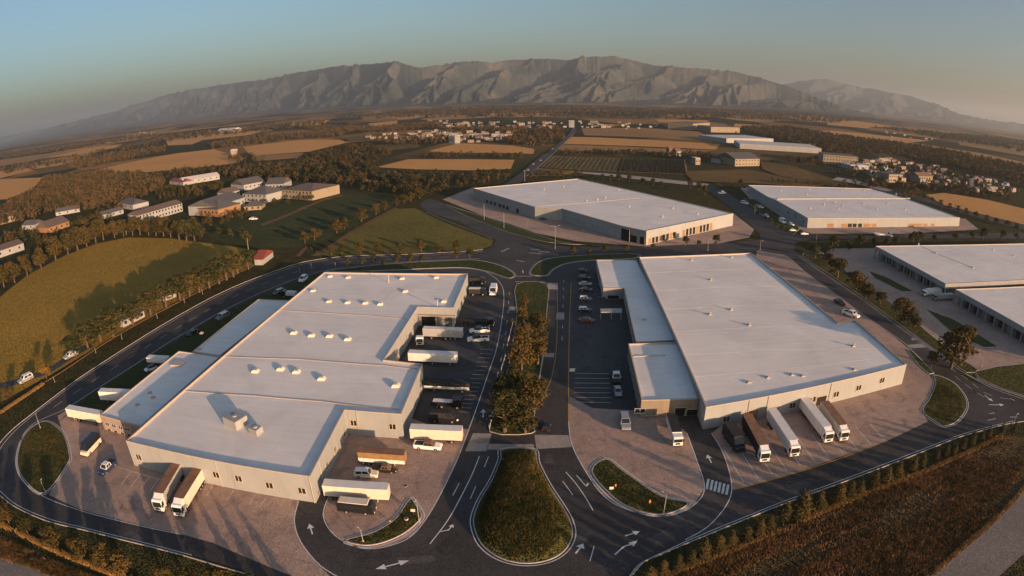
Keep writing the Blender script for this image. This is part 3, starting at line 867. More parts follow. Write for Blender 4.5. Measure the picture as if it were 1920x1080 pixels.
island([(1628, 508), (1660, 519), (1714, 547), (1690, 547), (1640, 522)], 'grass_bed', 'long dark planted bed in the right yard', m='grass', sm=0, line=False)
island([(1736, 580), (1790, 600), (1872, 651), (1845, 652), (1780, 620)], 'grass_bed', 'second long dark planted bed in the right yard', m='grass', sm=0, line=False)
island([(1395, 372), (1415, 374), (1500, 428), (1488, 440), (1430, 405)], 'grass_verge', 'shrub verge beside the parking of the far right warehouse', m='grass', sm=0, line=False)
island([(1700, 655), (1712, 660), (1752, 700), (1742, 702), (1722, 685)], 'grass_verge', 'thin verge at the corner of the right road', m='grass', sm=0, line=False)

# country roads and tracks
def far_road(name, left, right, z, m, label):
    poly = smooth(GL(left), False, 4) + smooth(GL(right), False, 4)[::-1]
    return sheet(name, poly, z, m, label)
hw = far_road('country_road', [(940, 350), (962, 335), (985, 318), (1010, 297), (1040, 275), (1068, 250), (1072, 240)], [(975, 345), (986, 332), (1010, 314), (1032, 294), (1055, 272), (1078, 250), (1080, 240)], 0.7, 'asphalt', 'straight country road running to the far town')
ln = smooth(GL([(986, 332), (1010, 314), (1032, 294), (1055, 272), (1078, 250)]), False, 5)
strip_mesh(MB(), ln, 1.2, 0.71, 'concrete_pale').build('kerb', hw)
far_road('country_road', [(1640, 357), (1720, 375), (1800, 398), (1880, 420), (1990, 447)], [(1660, 356), (1740, 372), (1820, 393), (1900, 412), (1990, 432)], 0.06, 'asphalt', 'country road passing the far right warehouse')
far_road('concrete_channel', [(1075, 322), (1150, 327), (1240, 336), (1330, 346)], [(1090, 326), (1150, 332), (1235, 342), (1325, 351)], 0.5, 'concrete_pale', 'pale concrete channel behind the far centre warehouse')
far_road('footpath', [(555, 480), (575, 462), (600, 470), (660, 432), (742, 388)], [(562, 482), (582, 462), (601, 474), (664, 436), (746, 391)], 0.05, 'soil', 'orange earth footpath beside the triangular meadow')
far_road('footpath', [(488, 420), (530, 405), (600, 375), (640, 365)], [(492, 424), (534, 408), (604, 378), (644, 367)], 0.05, 'soil', 'orange earth path beside the vegetable plots')
far_road('lane', [(-60, 735), (40, 708), (90, 690), (150, 652), (170, 645)], [(-60, 750), (45, 716), (95, 698), (155, 660), (176, 650)], 0.05, 'asphalt_worn_shade', 'narrow lane along the edge of the meadow')
far_road('country_road', [(1560, 338), (1600, 345), (1660, 360)], [(1570, 333), (1612, 341), (1675, 358)], 0.6, 'concrete_pale', 'pale lane leading to the right hand town')

# ------------------------------------------------------------------ mountains
def fbm(x, y, oct=5, seed=0, ridged=False):
    r = np.random.default_rng(seed)
    out = np.zeros_like(x); amp = 1.0; tot = 0.0
    for o in range(oct):
        P = r.random((64, 64)) * 2 - 1
        fx = x * 2 ** o; fy = y * 2 ** o
        ix = np.floor(fx).astype(int); iy = np.floor(fy).astype(int)
        tx = fx - ix; ty = fy - iy
        tx = tx * tx * (3 - 2 * tx); ty = ty * ty * (3 - 2 * ty)
        g = lambda a, b: P[a % 64, b % 64]
        v = (g(ix, iy) * (1 - tx) + g(ix + 1, iy) * tx) * (1 - ty) + (g(ix, iy + 1) * (1 - tx) + g(ix + 1, iy + 1) * tx) * ty
        if ridged:
            v = 1 - 2 * np.abs(v)
        out += v * amp; tot += amp; amp *= 0.5
    return out / tot

TOPS = []
def mountain(name, sky_px, r_base, r_ridge, label, seed, spur_amp, na=1300, nr=200, spacing=1.0, fade=None):
    az = []; el = []
    for p in sky_px:
        d = ray(*p)
        az.append(math.atan2(d[0], d[1])); el.append(d[2] / math.hypot(d[0], d[1]))
    o = np.argsort(az); az = np.array(az)[o]; el = np.array(el)[o]
    A = np.linspace(az[0], az[-1], na)
    EL = np.interp(A, az, el)
    ker = np.hanning(9); ker /= ker.sum()
    EL = np.convolve(np.pad(EL, 4, 'edge'), ker, 'valid')
    EL += 0.0022 * fbm(A * 70, A * 0, 5, seed + 5, True)
    rb = r_base + 500 * fbm(A * 6, A * 0 + 3, 3, seed + 1)
    rr = r_ridge + 700 * fbm(A * 5, A * 0 + 9, 3, seed + 2)
    t_ = np.clip((A - fade[0]) / (fade[1] - fade[0]), 0, 1) if fade else np.zeros_like(A)
    k_ = 1 + 1.25 * t_ * t_ * (3 - 2 * t_)
    rb = rb * k_; rr = rr * k_
    HR = CAM_H + EL * rr
    V = np.concatenate([np.linspace(0, 1, nr), np.linspace(1.03, 1.8, 14)])
    AA, VV = np.meshgrid(A, V)
    RR = rb[None] + (rr - rb)[None] * VV
    rs = np.random.default_rng(seed)
    T = np.clip(VV, 0, 1)
    Vr = (rr - rb)[None]                               # depth of the range
    Uu = AA * rr[None]                                 # metres along the range
    Uu = Uu + 90 * fbm(AA * 26, VV * 5, 3, seed + 3) + 30 * fbm(AA * 80, VV * 14, 3, seed + 13)
    H2 = np.broadcast_to(HR[None], AA.shape)
    floor_ = H2 * (0.50 * T ** 3 + 0.10 * T)
    crest = H2 - 1.0 * (1 - T) * Vr * (H2 / 640.0)
    Z = np.maximum(floor_, crest)
    u0, u1 = float((A[0] * rr[0])), float((A[-1] * rr[-1]))
    u = u0 - 400
    spurs = []
    while u < u1 + 1400:
        spurs.append((u, rs.uniform(0.75, 1.0), rs.uniform(0.85, 1.25), rs.uniform(0.55, 0.80), rs.uniform(0.25, 0.55), rs.uniform(0, 6.28), rs.uniform(0.0, 0.22)))
        u += rs.uniform(230, 560) * spacing
    for (us, top, pw, slp, drift, ph, cut) in spurs:
        line = us - drift * (1 - T) * Vr + 60 * np.sin(T * 7 + ph) + 35 * np.sin(T * 17 + ph * 2)
        hs = H2 * np.clip((T - cut) / (1 - cut), 0, 1) ** pw * (top + (1 - top) * T) * (1 + 0.05 * np.sin(T * 23 + ph))
        d = np.abs(Uu - line)
        Z = np.maximum(Z, hs - slp * spur_amp * d)
        for k_b in range(3):                           # side ribs branching off the spur
            tb = 0.35 + 0.2 * k_b + 0.05 * math.sin(ph + k_b)
            for sg in (-1, 1):
                w_ = np.clip((tb - T) / 0.28, 0, 1)
                lb = line + sg * w_ * (150 + 60 * math.sin(ph * 3 + k_b)) * spacing
                hb = hs * 1.0 + (H2 * tb ** pw - hs) * 0.45 * (w_ > 0) - 0.42 * np.abs(lb - line)
                m_ = (T < tb) & (T > tb - 0.28)
                Z = np.where(m_, np.maximum(Z, hb - slp * 1.15 * spur_amp * np.abs(Uu - lb)), Z)
    env = np.clip(VV, 0, 1) ** 0.6 * np.clip(1 - VV, 0, 1) ** 0.4
    q3 = fbm(AA * 170, VV * 16, 4, seed + 12, True)
    Z = Z + H2 * env * (0.048 * q3 + 0.014 * fbm(AA * 420, VV * 40, 3, seed + 8))
    back = np.clip(1 - (VV - 1) / 0.78, 0, 1) ** 1.2
    Z = np.where(VV > 1, H2 * back, Z)
    lim = HR[None] * np.minimum(1.0, RR / rr[None]) * 0.995
    Z = np.where((VV < 0.985), np.minimum(Z, CAM_H + (lim - CAM_H) * 0.985), Z)
    Z = np.maximum(Z, -0.9)
    Z[0] = -0.9; Z[-1] = -0.9
    X = np.sin(AA) * RR; Y = np.cos(AA) * RR
    nrows, ncols = X.shape
    TOPS.append(float(Z.max()))
    co = np.stack([X, Y, Z], -1).reshape(-1, 3)
    i = np.arange(nrows - 1)[:, None] * ncols + np.arange(ncols - 1)[None]
    F = np.stack([i, i + 1, i + ncols + 1, i + ncols], -1).reshape(-1, 4)
    me = np_mesh(name, co, F, 'mountain')
    me.polygons.foreach_set('use_smooth', np.ones(len(F), bool))
    return structure(obj(name, me), label)

def np_mesh(name, co, F, mat, mats=None, mi=None, tint=None):
    me = bpy.data.meshes.new(name)
    k = F.shape[1]
    me.vertices.add(len(co)); me.vertices.foreach_set('co', np.ascontiguousarray(co, dtype=np.float32).ravel())
    me.loops.add(F.size); me.loops.foreach_set('vertex_index', np.ascontiguousarray(F, dtype=np.int32).ravel())
    me.polygons.add(len(F)); me.polygons.foreach_set('loop_start', np.arange(0, F.size, k, dtype=np.int32))
    try:
        me.polygons.foreach_set('loop_total', np.full(len(F), k, dtype=np.int32))
    except Exception:
        pass
    for m_ in (mats or [mat]):
        me.materials.append(MT[m_])
    if mi is not None:
        me.polygons.foreach_set('material_index', mi)
    me.update(calc_edges=True)
    if tint is not None:
        at = me.attributes.new('tint', 'FLOAT', 'POINT'); at.data.foreach_set('value', np.ascontiguousarray(tint, dtype=np.float32))
    return me

RIDGE = [(-160, 300), (-60, 285), (0, 268), (60, 252), (100, 238), (200, 213), (270, 191), (330, 173), (420, 158), (500, 149), (560, 136), (600, 130), (640, 123), (690, 121), (740, 116), (790, 128), (850, 118), (890, 113), (920, 119), (960, 113), (1000, 110), (1060, 112), (1100, 108), (1150, 105), (1200, 117), (1240, 124), (1290, 128), (1370, 133), (1420, 144), (1480, 163), (1530, 183), (1590, 204), (1640, 216)]
mountain('mountain', RIDGE, 6200, 8600, 'long brown mountain range with shadowed gullies across the horizon', 11, 1.15, fade=(-0.12, -0.78), spacing=1.9)
RIDGE2 = [(1330, 190), (1400, 170), (1480, 156), (1500, 152), (1550, 149), (1600, 162), (1660, 171), (1700, 179), (1730, 187), (1760, 197), (1800, 215), (1850, 224), (1920, 233), (2000, 246), (2080, 262)]
mountain('mountain', RIDGE2, 12500, 15500, 'hazy blue second ridge at the right end of the horizon', 29, 1.1, 420, 100, 2.4)
RIDGE3 = [(-300, 322), (-160, 292), (-60, 270), (0, 258), (60, 246), (140, 232), (240, 214)]
mountain('mountain', RIDGE3, 21000, 23500, 'faint hazy ridge fading out at the left edge', 31, 1.0, 200, 60, 2.0)

# ------------------------------------------------------------------ warehouses
def hall(root, roof_px, H, wall='wall_cream', roofm='roof_white', par=0.6, coping='coping', wall_mats=None, name='wall'):
    poly = GL(roof_px, H)
    if area(poly) < 0:
        poly = poly[::-1]
    inn = inset(poly, 0.32)
    n = len(poly)
    w = MB()
    for i in range(n):
        a, b = poly[i], poly[(i + 1) % n]
        w.add([(*a, -0.05), (*b, -0.05), (*b, H - 0.02), (*a, H - 0.02)], [(0, 1, 2, 3)], (wall_mats or {}).get(i, wall))
    w.build(name, root)
    r = MB(); r.sheet(inn, H - par, roofm); ro = r.build('roof', root)
    c = MB()
    outer = inset(poly, -0.05)
    for A_, B_, za, zb in ((outer, outer, H - 0.22, H), (outer, inn, H, H), (inn, inn, H, H - par - 0.05)):
        c.add([(*p, za) for p in A_] + [(*p, zb) for p in B_], [(i, (i + 1) % n, n + (i + 1) % n, n + i) for i in range(n)], coping)
    c.build('coping', root)
    return poly, ro

def nearest_edge(poly, px, py):
    best = None
    for i in range(len(poly)):
        a, b = poly[i], poly[(i + 1) % len(poly)]
        nx, ny = (b[1] - a[1]), -(b[0] - a[0])
        if nx * (-a[0]) + ny * (-a[1]) <= 0:      # faces away from the camera
            continue
        s, z = on_wall(px, py, a, b)
        L = math.hypot(b[0] - a[0], b[1] - a[1])
        if -0.3 <= s <= L + 0.3 and -1.5 < z < 12:
            d = math.hypot(*(Vector(a) + (Vector(b) - Vector(a)) * (s / L)))
            if best is None or d < best[0]:
                best = (d, a, b, s, z, L)
    return best

def frame_at(a, b, s, z, out=0.0):
    e = (Vector(b) - Vector(a)).normalized()
    n = Vector((e.y, -e.x))
    p = Vector(a) + e * s + n * out
    return p, e, n

def wbox(mb, a, b, s0, s1, z0, z1, d0, d1, m):       # box on a wall: along s, height z, depth d outwards
    e = (Vector(b) - Vector(a)).normalized(); n = Vector((e.y, -e.x)); A_ = Vector(a)
    q = [A_ + e * s0 + n * d0, A_ + e * s1 + n * d0, A_ + e * s1 + n * d1, A_ + e * s0 + n * d1]
    vs = [(*p, z0) for p in q] + [(*p, z1) for p in q]
    mb.add(vs, [(0, 1, 2, 3), (7, 6, 5, 4), (4, 5, 1, 0), (5, 6, 2, 1), (6, 7, 3, 2), (7, 4, 0, 3)], m)

def window(root, poly, px, py, w=1.7, h=1.5, frame='frame', cols=2, edge=None):
    e = nearest_edge(poly, px, py) if edge is None else (0, *edge, *on_wall(px, py, *edge), 0)
    if e is None:
        return
    _, a, b, s, z, L = e
    f = MB()
    t = 0.14
    for (s0, s1, z0, z1) in ((s - w / 2 - t, s + w / 2 + t, z + h / 2, z + h / 2 + t), (s - w / 2 - t, s + w / 2 + t, z - h / 2 - t, z - h / 2),
                             (s - w / 2 - t, s - w / 2, z - h / 2, z + h / 2), (s + w / 2, s + w / 2 + t, z - h / 2, z + h / 2)):
        wbox(f, a, b, s0, s1, z0, z1, 0.0, 0.10, frame)
    for k in range(1, cols):
        x = s - w / 2 + w * k / cols
        wbox(f, a, b, x - 0.08, x + 0.08, z - h / 2, z + h / 2, 0.0, 0.08, frame)
    fo = f.build('window', root)
    for k in range(cols):
        g = MB(); x0 = s - w / 2 + w * k / cols + 0.08; x1 = s - w / 2 + w * (k + 1) / cols - 0.08
        wbox(g, a, b, x0, x1, z - h / 2, z + h / 2, -0.02, 0.03, 'glass')
        g.build('pane', fo)
    si = MB(); wbox(si, a, b, s - w / 2 - 0.25, s + w / 2 + 0.25, z - h / 2 - 0.28, z - h / 2 - t, 0.0, 0.18, frame)
    si.build('sill', fo)

def opening(root, poly, px0, py0, px1, py1, m='black', name='dock_door', d=0.05, zbase=None):
    e0 = nearest_edge(poly, px0, py0)
    if e0 is None:
        return
    _, a, b, s0, z0, L = e0
    s1, z1 = on_wall(px1, py1, a, b)
    lo, hi = min(z0, z1), max(z0, z1)
    if zbase is not None:
        lo = zbase
    lo = max(lo, 0.02)
    sa, sb = min(s0, s1), max(s0, s1)
    mb = MB(); wbox(mb, a, b, sa, sb, lo, hi, -0.02, d, m)
    o = mb.build(name, root)
    fr = MB()
    wbox(fr, a, b, sa - 0.18, sa, lo, hi + 0.18, 0.0, d + 0.08, 'frame'); wbox(fr, a, b, sb, sb + 0.18, lo, hi + 0.18, 0.0, d + 0.08, 'frame')
    wbox(fr, a, b, sa, sb, hi, hi + 0.18, 0.0, d + 0.08, 'frame')
    fr.build('frame', o)
    return o

def downpipe(root, poly, px, py, H):
    e = nearest_edge(poly, px, py)
    if e is None:
        return
    _, a, b, s, z, L = e
    p, ee, n = frame_at(a, b, s, z, 0.12)
    MB().cyl((p.x, p.y, 0.0), (p.x, p.y, H - 0.25), 0.09, 0.09, 'frame', 6).build('downpipe', root)

def rooflight(root, px, py, zr, w=2.2, l=2.2, h=0.75, rz=0.06, m='trailer_cream'):
    x, y = G(px, py, zr)
    mb = MB()
    c, s = math.cos(rz), math.sin(rz)
    R = lambda p: (x + p[0] * c - p[1] * s, y + p[0] * s + p[1] * c)
    lo = [R(p) for p in ((-w / 2, -l / 2), (w / 2, -l / 2), (w / 2, l / 2), (-w / 2, l / 2))]
    up = [R(p) for p in ((-w * .42, -l * .42), (w * .42, -l * .42), (w * .42, l * .42), (-w * .42, l * .42))]
    tp = [R(p) for p in ((-w * .25, -l * .3), (w * .25, -l * .3), (w * .25, l * .3), (-w * .25, l * .3))]
    mb.add([(*p, zr - 0.05) for p in lo] + [(*p, zr + h * .6) for p in up] + [(*p, zr + h) for p in tp],
           [(i, (i + 1) % 4, 4 + (i + 1) % 4, 4 + i) for i in range(4)] + [(4 + i, 4 + (i + 1) % 4, 8 + (i + 1) % 4, 8 + i) for i in range(4)] + [(8, 9, 10, 11)], m)
    return mb.build('rooflight', root)

def roof_vent(root, px, py, zr, h=1.0, r=0.35):
    x, y = G(px, py, zr)
    mb = MB()
    mb.box(x - 0.6, x + 0.6, y - 0.6, y + 0.6, zr - 0.05, zr + 0.3, 'coping')
    mb.cyl((x, y, zr + 0.2), (x, y, zr + h), r * 0.8, r * 0.8, 'steel', 8)
    mb.cyl((x, y, zr + h), (x, y, zr + h + 0.35), r * 1.5, r * 0.5, 'steel', 8)
    return mb.build('roof_vent', root)

def roof_box(root, pxs, zr, h, name='air_unit', m='wall_white'):
    base = ccw(GL(pxs, zr))
    mb = MB()
    top = inset(base, 0.12)
    n = len(base)
    mb.add([(*p, zr - 0.05) for p in base] + [(*p, zr + h) for p in base], [(i, (i + 1) % n, n + (i + 1) % n, n + i) for i in range(n)], m)
    mb.add([(*p, zr + h) for p in base] + [(*p, zr + h + 0.12) for p in top], [(i, (i + 1) % n, n + (i + 1) % n, n + i) for i in range(n)], m)
    mb.sheet(top, zr + h + 0.12, m)
    o = mb.build(name, root)
    c = np.mean(np.array(base), axis=0)
    MB().cyl((c[0], c[1], zr + h + 0.1), (c[0], c[1], zr + h + 0.35), 0.6, 0.6, 'steel', 10).build('fan', o)
    return o

def seam(root, pts, zr, w=0.5, h=0.12, m='coping'):
    strip_mesh(MB(), GL(pts, zr), w, zr - 0.02, m, h=h).build('roof_seam', root)

# ---- left warehouse
HA = 7.3
bA = thing('warehouse', 'large stepped cream warehouse with pale roof, left of the planted median', 'warehouse')
A_px = [(236, 826), (581, 893), (646, 768), (752, 776), (792, 682), (720, 674), (783, 575), (850, 577), (877, 513), (608, 510)]
A_poly, _ = hall(bA, A_px, HA, 'wall_cream')
A2_px = [(187, 778), (264, 799), (413, 668), (335, 658)]
A2_poly, _ = hall(bA, A2_px, 4.6, 'wall_brick', 'roof_white_e', 0.35, name='annex_wall')
A3_px = [(361, 659), (412, 667), (545, 563), (484, 561)]
A3_poly, _ = hall(bA, A3_px, 4.2, 'wall_grey', 'roof_white_e', 0.3, name='annex_wall')
for p in ((260, 857), (405, 890), (447, 897), (505, 910), (566, 920)):
    window(bA, A_poly, *p)
for p in ((628, 843), (613, 872), (646, 812), (776, 600), (772, 616), (762, 632), (755, 648), (748, 664)):
    window(bA, A_poly, *p, w=1.5, h=1.5)
for p in ((663, 793), (736, 800)):
    window(bA, A_poly, *p, w=1.6, h=1.5)
for k in range(6):
    t = k / 5
    window(bA, A_poly, 765 + (797 - 765) * t, 790 + (712 - 790) * t, w=1.2, h=1.6, frame='steel')
for k in range(5):
    t = k / 4
    window(bA, A_poly, 856 + (875 - 856) * t, 600 + (545 - 600) * t, w=1.4, h=1.8, frame='steel')
for p in ((408, 880), (584, 915), (600, 880), (670, 785)):
    downpipe(bA, A_poly, p[0], p[1], HA)
# recessed dock under the south wall of the rear wing
opening(bA, A_poly, 790, 593, 817, 607, 'black', zbase=0.1)
opening(bA, A_poly, 819, 594, 830, 607, 'panel_grey', zbase=0.1)
opening(bA, A_poly, 833, 594, 848, 607, 'wall_dark', zbase=0.1)
e = nearest_edge(A_poly, 815, 585)
if e:
    mb = MB(); wbox(mb, e[1], e[2], 0.2, e[5] + 0.6, 4.3, 4.6, 0.0, 1.6, 'coping'); mb.build('canopy', bA)
for k in range(4):
    opening(bA, A2_poly, 201 + k * 12.5, 803 + k * 3.2, 210 + k * 12.5, 812 + k * 3.2, 'glass', 'glazed_door', zbase=0.1)
for k in range(4):
    window(bA, A2_poly, 201 + k * 12.5, 795 + k * 3.3, w=1.6, h=0.9, frame='steel')
zA = HA - 0.6
seam(bA, [(413, 668), (560, 673), (720, 685), (782, 692)], zA + 0.02)
seam(bA, [(348, 733), (480, 742), (600, 752), (700, 764), (748, 768)], zA + 0.02)
seam(bA, [(516, 581), (600, 586), (700, 592), (762, 598)], zA + 0.02, 0.4)
for p in ((551, 625), (584, 630), (618, 631), (652, 637)):
    rooflight(bA, *p, zA, 2.3, 2.0, 0.75)
for p in ((479, 697), (526, 693), (556, 698), (603, 711), (742, 724)):
    rooflight(bA, *p, zA, 2.3, 2.0, 0.75)
for p in ((617, 566), (652, 568), (685, 569), (713, 571), (760, 547), (818, 521), (653, 521), (754, 523), (619, 519), (587, 546), (832, 566)):
    rooflight(bA, *p, zA, 2.1, 2.0, 0.7)
roof_box(bA, [(420, 797), (444, 808), (466, 794), (443, 783)], zA, 2.2)
roof_box(bA, [(467, 812), (482, 819), (494, 809), (480, 803)], zA, 1.4)
for px, py, h in ((729, 530, 3.2), (820, 575, 2.4)):
    x, y = G(px, py, zA)
    MB().cyl((x, y, zA - 0.1), (x, y, zA + h), 0.22, 0.18, 'coping', 8).cyl((x, y, zA + h), (x + 0.5, y, zA + h + 0.1), 0.25, 0.25, 'coping', 8).build('flue', bA)
for p in ((423, 703), (484, 632), (378, 625), (375, 655), (258, 760), (281, 737), (287, 746)):
    roof_vent(bA, *p, 4.25 if p[1] > 665 else 3.9, 0.35, 0.2)
x, y = G(334, 683, 4.25)
MB().box(x - 2.2, x + 2.2, y - 2, y + 2, 4.2, 4.75, 'coping', 0.2, 0.2).build('roof_hatch', bA)

# ---- right warehouse
HB = 6.7
bB = thing('warehouse', 'large cream warehouse with pale roof and low side wings, right of the median', 'warehouse')
B_px = [(1324, 763), (1700, 683), (1603, 600), (1570, 604), (1408, 474), (1198, 482)]
B_poly, _ = hall(bB, B_px, HB, 'wall_cream', 'roof_white', wall_mats=None)
B2_px = [(1203, 750), (1310, 747), (1272, 641), (1178, 644)]
B2_poly, _ = hall(bB, B2_px, 5.2, 'wall_beige', 'roof_white_e', 0.5, name='annex_wall')
B1_px = [(1118, 487), (1131, 540), (1170, 540), (1193, 641), (1271, 637), (1193, 487)]
B1_poly, _ = hall(bB, B1_px, 4.7, 'wall_grey', 'roof_white_e', 0.25, name='annex_wall')
for p in ((1362, 786), (1486, 760), (1524, 749), (1568, 739), (1610, 727), (1654, 713)):
    window(bB, B_poly, *p, w=1.9, h=1.6)
opening(bB, B_poly, 1400, 771, 1416, 800, 'wall_orange', 'dock_door', zbase=0.1)
opening(bB, B_poly, 1440, 765, 1456, 790, 'panel_grey', 'dock_door', zbase=0.1)
opening(bB, B_poly, 1502, 750, 1516, 775, 'panel_grey', 'dock_door', zbase=0.1)
opening(bB, B_poly, 1532, 745, 1545, 765, 'black', 'dock_door', zbase=0.1)
for p in ((1404, 760), (1556, 735), (1440, 752)):
    downpipe(bB, B_poly, p[0], p[1], HB)
for k, (a, c) in enumerate((((1209, 780), (1231, 797)), ((1233, 778), (1252, 797)))):
    opening(bB, B2_poly, *a, *c, 'wall_dark', 'roller_shutter', zbase=0.5)
opening(bB, B2_poly, 1266, 765, 1283, 797, 'black', 'dock_door', zbase=0.1)
opening(bB, B2_poly, 1286, 768, 1304, 797, 'black', 'dock_door', zbase=0.1)
for k in range(6):
    t = k / 5
    window(bB, B2_poly, 1183 + (1200 - 1183) * t, 690 + (770 - 690) * t, w=2.6, h=1.2, frame='steel', cols=2)
for k in range(6):
    t = k / 5
    window(bB, B1_poly, 1121 + (1129 - 1121) * t, 510 + (560 - 510) * t, w=2.6, h=1.3, frame='steel')
for k in range(7):
    t = k / 6
    window(bB, B1_poly, 1175 + (1190 - 1175) * t, 578 + (640 - 578) * t, w=2.6, h=1.3, frame='steel')
window(bB, B1_poly, 1150, 557, w=4.6, h=1.5, frame='steel', cols=1)
opening(bB, B1_poly, 1131, 567, 1165, 577, 'black', 'dock_door', zbase=0.1)
# canopy with a pale roof in front of the recessed dock
cp = ccw(GL([(1125, 579), (1127, 585), (1166, 585), (1166, 578)], 3.6))
MB().prism(cp, 3.3, 3.65, 'wall_white', bottom=True).build('canopy', bB)
for q in ((1126, 599), (1146, 600), (1164, 600)):
    x, y = G(*q)
    MB().cyl((x, y, 0), (x, y, 3.3), 0.12, 0.12, 'steel', 6).build('canopy_post', bB)
zB = HB - 0.6
for p in ((1405, 610), (1371, 581), (1600, 649), (1333, 525), (1372, 483), (1297, 488), (1331, 590)):
    roof_vent(bB, *p, zB, 0.75, 0.34)
for p in ((1505, 705), (1485, 703), (1404, 717), (1440, 708), (1602, 693), (1208, 600)):
    roof_vent(bB, *p, zB if p[0] > 1290 else 4.45, 0.25, 0.2)
mb = MB(); strip_mesh(mb, GL([(1188, 669), (1248, 667)], 4.7), 0.25, 4.68, 'steel', h=0.3); mb.build('pipe_run', bB)

for pts in ([(1212, 512), (1330, 506), (1452, 503)], [(1228, 546), (1350, 538), (1497, 537)], [(1243, 580), (1390, 572), (1540, 570)], [(1262, 622), (1430, 612), (1622, 612)], [(1282, 666), (1450, 655), (1668, 652)], [(1300, 706), (1480, 690), (1640, 672)]):
    seam(bB, pts, zB + 0.02, 0.10, 0.03, 'roof_pale')

# ---- far centre warehouse
HC = 8.0
bC = thing('warehouse', 'pale roofed warehouse with grey shaded side beyond the junction, far centre', 'warehouse')
C1_px = [(888, 353), (1003, 388), (1200, 372), (1085, 335)]
C_px = [(888, 353), (1003, 388), (1054, 391), (1165, 423), (1212, 433), (1375, 400), (1085, 335)]
C_poly, _ = hall(bC, C_px, HC, 'wall_cream', 'roof_white', 0.4)
for k in range(3):
    opening(bC, C_poly, 911 + k * 7.5, 374 + k * 2.2, 916 + k * 7.5, 385 + k * 2.2, 'glass', 'tall_window')
for k in range(3):
    opening(bC, C_poly, 935 + k * 7, 381 + k * 2.4, 940 + k * 7, 392 + k * 2.6, 'glass', 'tall_window')
opening(bC, C_poly, 968, 390, 973, 406, 'black', 'dock_door')
for k in range(9):
    window(bC, C_poly, 1058 + k * 9, 406 + k * 2.7, w=0.8, h=0.8, frame='steel', cols=1)
opening(bC, C_poly, 1165, 427, 1180, 448, 'black', 'glazed_entrance', zbase=0.1)
opening(bC, C_poly, 1182, 440, 1194, 452, 'black', 'glazed_entrance', zbase=0.1)
opening(bC, C_poly, 1200, 443, 1208, 455, 'black', 'glazed_entrance', zbase=0.1)
for k in range(8):
    opening(bC, C_poly, 1216 + k * 6.6, 447 - k * 1.7, 1220.5 + k * 6.6, 455 - k * 1.7, 'glass' if k % 3 else 'wall_orange', 'shop_window', zbase=0.3)
for k in range(9):
    opening(bC, C_poly, 1280 + k * 6.4, 431 - k * 1.6, 1284 + k * 6.4, 438 - k * 1.6, 'glass' if k % 4 else 'wall_orange', 'shop_window', zbase=0.3)
opening(bC, C_poly, 1030, 393, 1043, 402, 'wall_white', 'dock_door', zbase=0.1)
seam(bC, [(1005, 387), (1100, 380), (1200, 371)], HC - 0.38, 0.6)
for p in ((1135, 372), (1180, 388), (1262, 391), (1308, 402), (1242, 407), (1160, 357), (1057, 351), (1020, 356), (1100, 377), (1120, 375)):
    roof_vent(bC, *p, HC - 0.4, 1.1, 0.5)

# ---- far right warehouse
HD = 6.6
bD = thing('warehouse', 'long cream warehouse with many roof vents, far right behind the car park', 'warehouse')
D_px = [(1403, 347), (1440, 369), (1455, 375), (1515, 409), (1800, 408), (1707, 375), (1700, 372), (1636, 354)]
D_poly, _ = hall(bD, D_px, HD, 'wall_cream', 'roof_white_e', 0.4)
for p in ((1410, 355), (1414, 360), (1422, 364), (1427, 368), (1435, 372)):
    window(bD, D_poly, *p, w=1.6, h=1.8, frame='steel', cols=1)
for p in ((1478, 399), (1491, 406), (1507, 415)):
    window(bD, D_poly, *p, w=2.0, h=2.0, frame='steel', cols=1)
for x0, x1, m_ in ((1552, 1563, 'wall_orange'), (1578, 1588, 'wall_orange'), (1590, 1597, 'glass'), (1599, 1606, 'glass'), (1609, 1616, 'glass'), (1619, 1632, 'wall_orange'), (1635, 1643, 'wall_orange'), (1704, 1728, 'wall_orange'), (1731, 1739, 'wall_orange'), (1746, 1752, 'wall_orange')):
    opening(bD, D_poly, x0, 419, x1, 424, m_, 'loading_door', zbase=0.2)
seam(bD, [(1456, 374), (1580, 373), (1706, 373)], HD - 0.38, 1.2, 0.9, 'wall_cream')
for p in ((1464, 358), (1513, 365), (1518, 355), (1578, 358), (1620, 358), (1680, 365), (1545, 384), (1519, 391), (1572, 392), (1619, 383), (1664, 382), (1644, 393), (1697, 393), (1580, 386), (1565, 380)):
    roof_vent(bD, *p, HD - 0.4, 1.1, 0.5)

